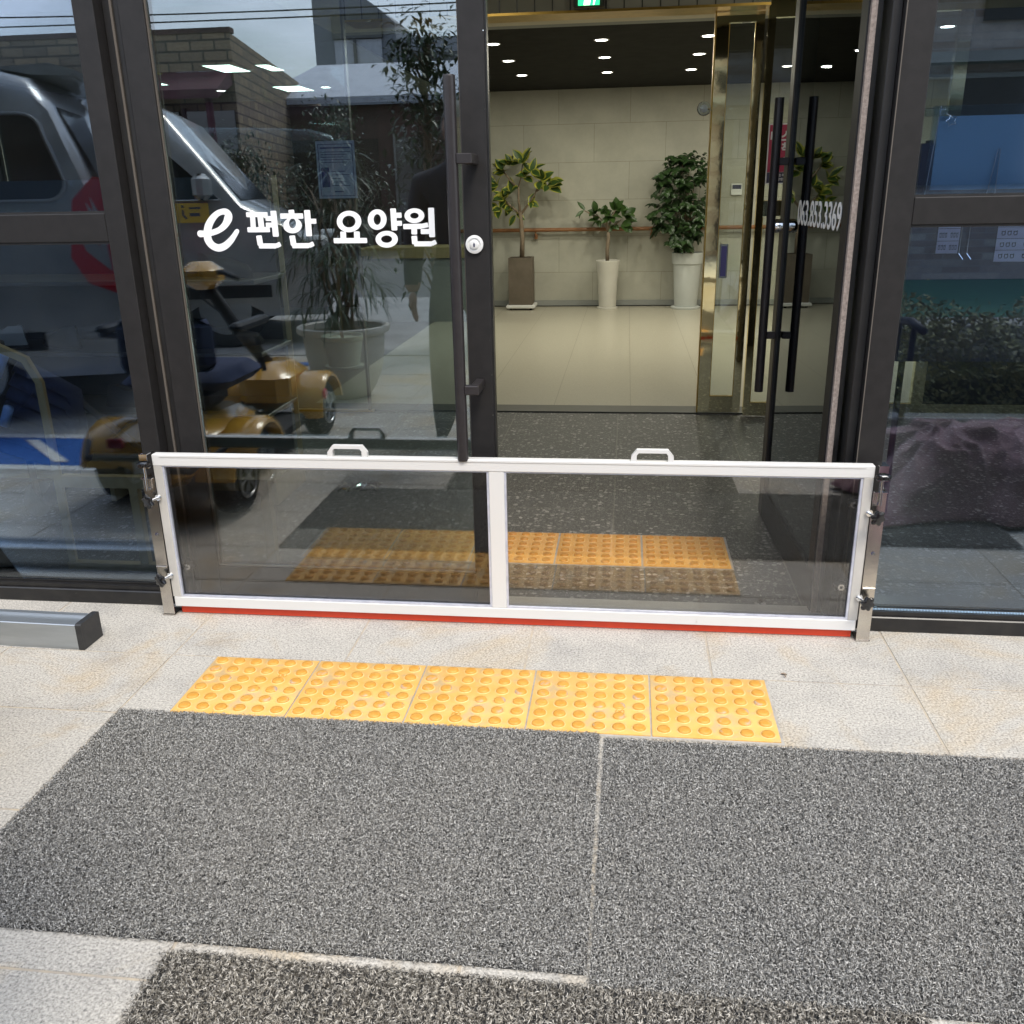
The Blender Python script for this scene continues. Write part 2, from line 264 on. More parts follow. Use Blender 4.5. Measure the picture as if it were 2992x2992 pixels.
# ------------------------------------------------------------------ mesh helpers
WB = {}    # things whose parts are modelled in world coordinates: empty name -> base point
class MB:
    def __init__(s): s.v = []; s.f = []; s.m = []
    def add(s, vs, fs, mi=0):
        b = len(s.v); s.v += [tuple(x) for x in vs]; s.f += [tuple(b+i for i in f) for f in fs]; s.m += [mi]*len(fs); return s
    def box(s, x0, x1, y0, y1, z0, z1, mi=0):
        v = [(x0, y0, z0), (x1, y0, z0), (x1, y1, z0), (x0, y1, z0), (x0, y0, z1), (x1, y0, z1), (x1, y1, z1), (x0, y1, z1)]
        return s.add(v, [(0, 3, 2, 1), (4, 5, 6, 7), (0, 1, 5, 4), (1, 2, 6, 5), (2, 3, 7, 6), (3, 0, 4, 7)], mi)
    def bbox(s, x0, x1, y0, y1, z0, z1, b, mi=0):
        """box with chamfered vertical, top and bottom edges"""
        def ring(i, z): return [(x0+i+b, y0+i, z), (x1-i-b, y0+i, z), (x1-i, y0+i+b, z), (x1-i, y1-i-b, z), (x1-i-b, y1-i, z), (x0+i+b, y1-i, z), (x0+i, y1-i-b, z), (x0+i, y0+i+b, z)]
        v = ring(b, z0)+ring(0, z0+b)+ring(0, z1-b)+ring(b, z1); f = [tuple(range(7, -1, -1)), tuple(range(24, 32))]
        for r in range(3):
            for i in range(8): j = (i+1) % 8; f.append((r*8+i, r*8+j, r*8+8+j, r*8+8+i))
        return s.add(v, f, mi)
    def prism(s, poly, axis, a, b, mi=0):
        """polygon in the plane normal to axis, extruded from a to b"""
        n = len(poly)
        def P(p, t): return (t, p[0], p[1]) if axis == 'x' else ((p[0], t, p[1]) if axis == 'y' else (p[0], p[1], t))
        v = [P(p, a) for p in poly]+[P(p, b) for p in poly]
        f = [tuple(range(n-1, -1, -1)), tuple(range(n, 2*n))]+[(i, (i+1) % n, n+(i+1) % n, n+i) for i in range(n)]
        return s.add(v, f, mi)
    def tube(s, pts, r, n=10, mi=0, caps=True):
        pts = [Vector(p) for p in pts]; rs = r if isinstance(r, (list, tuple)) else [r]*len(pts)
        v = []; f = []; prev = None
        for i, p in enumerate(pts):
            d = (pts[min(i+1, len(pts)-1)]-pts[max(i-1, 0)])
            d = d.normalized() if d.length > 1e-9 else Vector((0, 0, 1))
            if prev is None: u = d.orthogonal().normalized()
            else: u = (prev-d*prev.dot(d)); u = u.normalized() if u.length > 1e-6 else d.orthogonal().normalized()
            prev = u; w = d.cross(u)
            for k in range(n):
                a = 2*math.pi*k/n; v.append(p+(u*math.cos(a)+w*math.sin(a))*rs[i])
        for i in range(len(pts)-1):
            for k in range(n): q = (k+1) % n; f.append((i*n+k, i*n+q, (i+1)*n+q, (i+1)*n+k))
        if caps: f.append(tuple(range(n-1, -1, -1))); f.append(tuple((len(pts)-1)*n+k for k in range(n)))
        return s.add(v, f, mi)
    def lathe(s, prof, c=(0, 0, 0), n=32, axis='z', mi=0, sx=1, sy=1):
        v = []; f = []
        for r, h in prof:
            for k in range(n):
                a = 2*math.pi*k/n; x, y = r*math.cos(a)*sx, r*math.sin(a)*sy
                q = (x, y, h) if axis == 'z' else ((x, -h, y) if axis == 'y' else (h, x, y))
                v.append((c[0]+q[0], c[1]+q[1], c[2]+q[2]))
        for i in range(len(prof)-1):
            for k in range(n): q = (k+1) % n; f.append((i*n+k, i*n+q, (i+1)*n+q, (i+1)*n+k))
        f.append(tuple(range(n-1, -1, -1))); f.append(tuple((len(prof)-1)*n+k for k in range(n)))
        return s.add(v, f, mi)
    def build(s, name, mats, parent=None, smooth=False, autosmooth=None):
        me = bpy.data.meshes.new(name); me.from_pydata(s.v, [], s.f)
        mats = mats if isinstance(mats, (list, tuple)) else [mats]
        for q in mats: me.materials.append(M[q])
        if len(mats) > 1: me.polygons.foreach_set('material_index', s.m)
        if smooth: me.polygons.foreach_set('use_smooth', [True]*len(s.f))
        me.update()
        if smooth and autosmooth:
            try: me.set_sharp_from_angle(angle=R(autosmooth))
            except Exception: pass
        o = bpy.data.objects.new(name, me); C.objects.link(o)
        link_parent(o, parent)
        return o
def link_parent(o, parent):
    if parent:
        o.parent = parent
        if parent.name in WB: o.matrix_parent_inverse = Matrix.Translation(-WB[parent.name])
def tag(o, label=None, cat=None, group=None, kind=None):
    if label: o['label'] = label
    if cat: o['category'] = cat
    if group: o['group'] = group
    if kind: o['kind'] = kind
    return o
def thing(name, label, cat, loc=(0, 0, 0), rz=0, group=None):
    o = bpy.data.objects.new(name, None); C.objects.link(o); o.location = loc; o.rotation_euler = (0, 0, rz); o.empty_display_size = .1
    return tag(o, label, cat, group)
def wthing(name, label, cat, base, group=None):
    o = thing(name, label, cat, base, 0, group); WB[o.name] = Vector(base); return o
def struct(name, mb, mt, **k): return tag(mb.build(name, mt, **k), kind='structure')
def copytree(o, parent=None):
    c = o.copy(); C.objects.link(c)
    if parent: c.parent = parent
    for ch in list(o.children): copytree(ch, c)
    return c
def npmesh(name, verts, quads, mt, parent=None, smooth=False):
    me = bpy.data.meshes.new(name); nv = len(verts); nf = len(quads); k = quads.shape[1]
    me.vertices.add(nv); me.vertices.foreach_set('co', verts.astype(np.float32).ravel())
    me.loops.add(nf*k); me.loops.foreach_set('vertex_index', quads.astype(np.int32).ravel())
    me.polygons.add(nf); me.polygons.foreach_set('loop_start', np.arange(0, nf*k, k, dtype=np.int32)); me.polygons.foreach_set('loop_total', np.full(nf, k, dtype=np.int32))
    if smooth: me.polygons.foreach_set('use_smooth', np.ones(nf, dtype=bool))
    me.materials.append(M[mt]); me.update(calc_edges=True); me.validate()
    o = bpy.data.objects.new(name, me); C.objects.link(o)
    link_parent(o, parent)
    return o
def text(name, body, size, mtx, mt, parent=None, bold=0, sx=1, align='CENTER', depth=.0004):
    cu = bpy.data.curves.new(name, 'FONT'); cu.body = body; cu.size = size; cu.align_x = align; cu.align_y = 'CENTER'; cu.offset = bold; cu.extrude = depth
    t = bpy.data.objects.new(name+'_tmp', cu); C.objects.link(t); bpy.context.view_layer.update()
    me = bpy.data.meshes.new_from_object(t.evaluated_get(bpy.context.evaluated_depsgraph_get()))
    bpy.data.objects.remove(t); me.name = name; me.materials.clear(); me.materials.append(M[mt])
    me.transform(Matrix.Diagonal((sx, 1, 1, 1))); me.transform(mtx)
    o = bpy.data.objects.new(name, me); C.objects.link(o)
    link_parent(o, parent)
    return o
def facing(loc, right, up):
    r = Vector(right).normalized(); u = Vector(up).normalized(); m = Matrix((r, u, r.cross(u))).transposed().to_4x4(); m.translation = Vector(loc); return m
# ================================================================== SETTING: ground
g = MB(); g.box(-200, 200, -200, 2.40, -.30, -.020); struct('ground', g, 'asphalt')
pv = MB()
ys = [2.52, 2.165, 1.86, 1.475, 1.08, .69, .30, -.09, -.48, -.87, -1.26, -1.65, -2.04]
xs = [-8.25+.5*i for i in range(34)]
for i in range(len(xs)-1):
    for j in range(len(ys)-1):
        a = .0022; z = 0.0004*math.sin(i*12.9+j*4.1)
        x0, x1, y1, y0 = xs[i]+a, xs[i+1]-a, ys[j]-a, ys[j+1]+a
        pv.add([(x0, y0, -.02), (x1, y0, -.02), (x1, y1, -.02), (x0, y1, -.02), (x0+.001, y0+.001, z), (x1-.001, y0+.001, z), (x1-.001, y1-.001, z), (x0+.001, y1-.001, z)], [(4, 5, 6, 7), (0, 1, 5, 4), (1, 2, 6, 5), (2, 3, 7, 6), (3, 0, 4, 7)])
struct('pavement', pv, 'granite')
j = MB(); j.box(-8.25, 8.25, -2.04, 2.52, -.03, -.0016); struct('pavement_joints', j, 'joint')
k = MB(); k.box(-30, 30, -6.3, -2.05, -.05, .004); struct('path', k, 'concrete')
b = MB(); b.box(-12, -2.35, .55, 1.05, -.001, .003); b.box(-12, -2.35, -1.7, -1.58, .005, .008)
tag(b.build('blue_marking', 'bluepaint'), kind='structure')
b = MB(); b.box(-12, -2.35, 1.055, 1.13, -.001, .003); b.box(-12, -2.35, .47, .545, -.001, .003)
for q in range(7): b.add([(-3.2-q*1.1, .60, .0062), (-3.12-q*1.1, .60, .0062), (-2.7-q*1.1, 1.0, .0062), (-2.78-q*1.1, 1.0, .0062)], [(0, 1, 2, 3)])
tag(b.build('white_marking', 'whitepaint'), kind='structure')
# inside floors
f = MB(); f.box(-3.6, 3.6, 2.522, 5.20, -.05, .001); struct('vestibule_floor', f, 'dark_floor')
f = MB(); f.box(-1.9, 4.5, 5.37, 10.40, -.05, .003); struct('lobby_floor', f, 'lobby_floor'); f = MB(); f.box(-5.5, -1.902, 5.37, 10.4, -.05, .003); struct('side_room_floor', f, 'strip')
f = MB(); f.box(-5.5, 4.5, 5.205, 5.365, -.05, .006); f.box(-5.5, 4.5, 5.185, 5.203, -.05, .009); struct('threshold_floor', f, 'strip')
# ceilings
c = MB(); c.box(-3.6, 3.6, 2.60, 5.12, 2.52, 2.56); struct('vestibule_ceiling', c, 'olive')
c = MB(); c.box(-1.9, 4.5, 5.30, 6.35, 2.20, 2.62)
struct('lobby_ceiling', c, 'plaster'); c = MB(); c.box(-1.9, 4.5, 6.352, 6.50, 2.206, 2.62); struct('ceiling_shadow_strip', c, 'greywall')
c = MB(); c.box(-1.9, 4.5, 6.502, 10.36, 2.212, 2.62); struct('black_ceiling', c, 'black_ceiling')
c = MB(); c.box(-5.5, -1.902, 5.30, 10.36, 2.20, 2.62); struct('side_ceiling', c, 'greywall')

# ================================================================== the building and its inner walls
bd = wthing('unseen_building_shell', 'unseen building around the glazed entrance, added to block sky light', 'building', (0, 2.5, 0))  # unseen outer shell, added to keep sky light out of the rooms
w = MB()
w.box(-9, 9, 2.50, 2.70, 2.36, 5.2); w.box(-9, -3.75, 2.50, 2.70, 0, 2.36); w.box(3.75, 9, 2.50, 2.70, 0, 2.36)
w.box(-9, -8.8, 2.70, 12, 0, 5.2); w.box(8.8, 9, 2.70, 12, 0, 5.2); w.box(-8.8, 8.8, 11.8, 12, 0, 5.2)
w.build('wall', 'greywall', bd)
w = MB(); w.box(-9.1, 9.1, 2.4, 12.1, 5.2, 5.4); w.build('roof', 'greywall', bd)
def wall(name, label, args, mt):
    q = MB()
    for a in args: q.box(*a)
    return tag(q.build(name, mt), label, 'wall')
lw = wall('lobby_wall', 'pale concrete look wall behind the three potted plants', [(-1.90, 4.5, 10.36, 10.5, 0, 2.25)], 'lobby_wall')
sk = MB(); sk.box(-1.90, 4.5, 10.342, 10.358, .0, .068); sk.build('skirting', 'greywall', lw)
sk = MB(); sk.box(-1.90, 4.5, 10.338, 10.3575, .0045, .012); sk.build('skirting_gap', 'black_ceiling', lw)
wall('side_room_wall', 'dark red brown panelled wall at the far left of the lobby', [(-5.5, -1.902, 10.36, 10.5, 0, 2.6), (-5.7, -5.5, 5.3, 10.5, 0, 2.6)], 'redwood')
wall('lobby_side_wall', 'plain pale wall closing the right of the lobby', [(4.5, 4.6, 5.3, 10.5, 0, 2.6)], 'plaster')
wall('vestibule_left_wall', 'dark wall closing the left end of the vestibule', [(-3.75, -3.6, 2.7, 5.3, 0, 2.6)], 'dark_panel')
wall('vestibule_right_wall', 'dark wall closing the right end of the vestibule', [(3.6, 3.75, 2.7, 5.3, 0, 2.6)], 'dark_panel')

# ================================================================== entrance frame, windows
fr = wthing('entrance_frame', 'dark bronze metal frame around the two glass doors', 'frame', (-.35, 2.5, 0))
def post(x0, x1, y0=2.49, y1=2.60, z0=0.0, z1=2.36, mt='dark_frame', nm='mullion'):
    q = MB(); q.bbox(x0, x1, y0, y1, z0, z1, .002); return q.build(nm, mt, fr)
post(-1.434, -1.376); post(-1.3755, -1.322, 2.535, 2.63, mt='dark_frame2', nm='door_jamb'); q = MB(); q.box(-1.352, -1.346, 2.528, 2.534, 0, 2.2); q.build('weather_strip', 'strip_line', fr)
post(.636, .706); post(.606+.006, .6355, 2.515, 2.66, mt='dark_frame2', nm='door_jamb')
q = MB(); q.box(.6362, .6385, 2.4865, 2.4895, 0, 2.36); q.build('edge_line', 'strip_line', fr)
q = MB(); q.bbox(-1.3755, .6355, 2.49, 2.60, 2.14, 2.358, .002); q.build('transom', 'dark_frame', fr)
q = MB(); q.box(-1.3755, .6355, 2.50, 2.62, .0012, .006); q.build('threshold', 'alu_side', fr)
def window(x0, x1, zr0, zr1, label, left):
    t = wthing('entrance_window', label, 'window', ((x0+x1)/2, 2.5, 0), 'fixed windows beside the entrance doors')
    q = MB(); q.bbox(x0, x1, 2.492, 2.60, zr0, zr1, .002); q.build('rail', 'dark_frame', t)
    q = MB(); q.box(x0, x1, 2.497, 2.60, 2.20, 2.359); q.build('head', 'dark_frame', t)
    q = MB(); q.bbox(x0, x1, 2.475, 2.60, .0, .046, .003); q.box(x0, x1, 2.484, 2.60, .0465, .060); q.build('sill', 'sill', t)
    e = x0 if left else x1
    q = MB(); q.bbox(min(e, e+(-.06 if left else .06)), max(e, e+(-.06 if left else .06)), 2.49, 2.60, 0, 2.36, .002); q.build('outer_mullion', 'dark_frame', t)
    for a, b in ((.0602, zr0), (zr1, 2.20)):
        q = MB(); q.box(x0+.001, x1-.001, 2.503, 2.511, a, b); q.build('pane', 'gl_win', t)
        q = MB(); q.box(x0+.001, x1-.001, 2.4965, 2.5028, a, a+.006); q.box(x0+.001, x1-.001, 2.4965, 2.5028, b-.006, b)
        q.build('gasket', 'dark_frame2', t)
    return t
window(-3.70, -1.4345, 1.108, 1.184, 'fixed window left of the doors, stroller and shoe racks behind', True)
window(.7065, 3.70, 1.122, 1.188, 'fixed window right of the doors, mauve cloth and blue board behind', False)
q = MB()
for i in range(560): q.box(.712+i*.004, .7135+i*.004, 2.4930, 2.4960, .0605, .0655)
tag(q.build('spacer_beads', 'board_blue', None), 'thin blue dotted strip along the sill of the right window', 'trim')

# ================================================================== glass doors
def pull(parent, x, y, y_face, z0, z1, zb, side=1):
    p = MB(); p.tube([(x, y, z0+.003), (x, y, z1-.003)], .0155, 24); p.lathe([(.0145, z0), (.0153, z0+.003)], (x, y, 0), 24); p.lathe([(.0153, z1-.003), (.0145, z1)], (x, y, 0), 24)
    h = p.build('pull_handle', 'black_pull', parent, smooth=True, autosmooth=40)
    for z in zb:
        q = MB(); q.bbox(x+.012, x+.052, y-.012, y+.012, z-.0125, z+.0125, .002); q.bbox(x+.028, x+.052, y+.0125, y_face, z-.0125, z+.0125, .002); q.build('bracket', 'black_pull', h)
    return h
def lock(parent, c, axis='y', d=1):
    q = MB()
    if axis == 'y':
        q.lathe([(.022, 0), (.024, .003), (.0235, .007), (.017, .0085), (.0165, .006), (.012, .006), (.0115, .0105), (.0095, .0115)], c, 36, 'y')
    else:
        q.lathe([(.024*1, 0), (.024, -.020), (.021, -.030), (.013, -.031)], c, 36, 'x')
    o = q.build('lock_cylinder', 'chrome' if axis == 'x' else 'white', parent, smooth=True, autosmooth=30)
    q = MB()
    if axis == 'y': q.prism([(c[0]-.0018, c[2]-.006), (c[0], c[2]-.007), (c[0]+.0018, c[2]-.006), (c[0]+.0028, c[2]), (c[0], c[2]+.006), (c[0]-.0028, c[2])], 'y', c[1]-.0122, c[1]-.0116)
    else: q.box(c[0]-.0316, c[0]-.0311, c[1]-.002, c[1]+.002, c[2]-.006, c[2]+.006)
    q.build('keyhole', 'ink', o); return o
# closed leaf
d1 = wthing('glass_door', 'closed left door with large white Korean lettering on its glass', 'door', (-.84, 2.53, 0), 'pair of glass entrance doors')
q = MB(); q.bbox(-1.3215, -1.252, 2.512, 2.556, .010, 2.13, .002); q.build('stile', 'dark_frame', d1)
q = MB(); q.bbox(-.432, -.3655, 2.512, 2.556, .010, 2.13, .002); q.build('stile', 'dark_frame', d1)
q = MB(); q.box(-.3653, -.3605, 2.520, 2.548, .012, 2.128); q.build('edge_seal', 'sill', d1)
for a, b in ((.0105, .125), (2.03, 2.129)):
    q = MB(); q.box(-1.2518, -.4322, 2.513, 2.555, a, b); q.build('rail', 'dark_frame', d1)
q = MB(); q.box(-1.2518, -.4322, 2.529, 2.539, .1252, 2.0298); q.build('pane', 'gl_door', d1)
for a in (-1.2518, -.4352): q = MB(); q.box(a, a+.003, 2.520, 2.5285, .126, 2.03); q.build('glazing_bead', 'strip_line', d1)
q = MB(); q.box(-1.2485, -.4355, 2.520, 2.5285, .1255, .1295); q.build('glazing_bead', 'alu_side', d1)
pull(d1, -.4415, 2.418, 2.5125, .512, 1.492, (.712, 1.300))
lock(d1, (-.405, 2.5115, 1.088))
for z in (.62, .735, 1.42, 1.60): q = MB(); q.lathe([(.0018, 0), (.0015, .0008)], (-.3672, 2.5118, z), 10, 'y'); q.build('screw', 'chrome', d1)
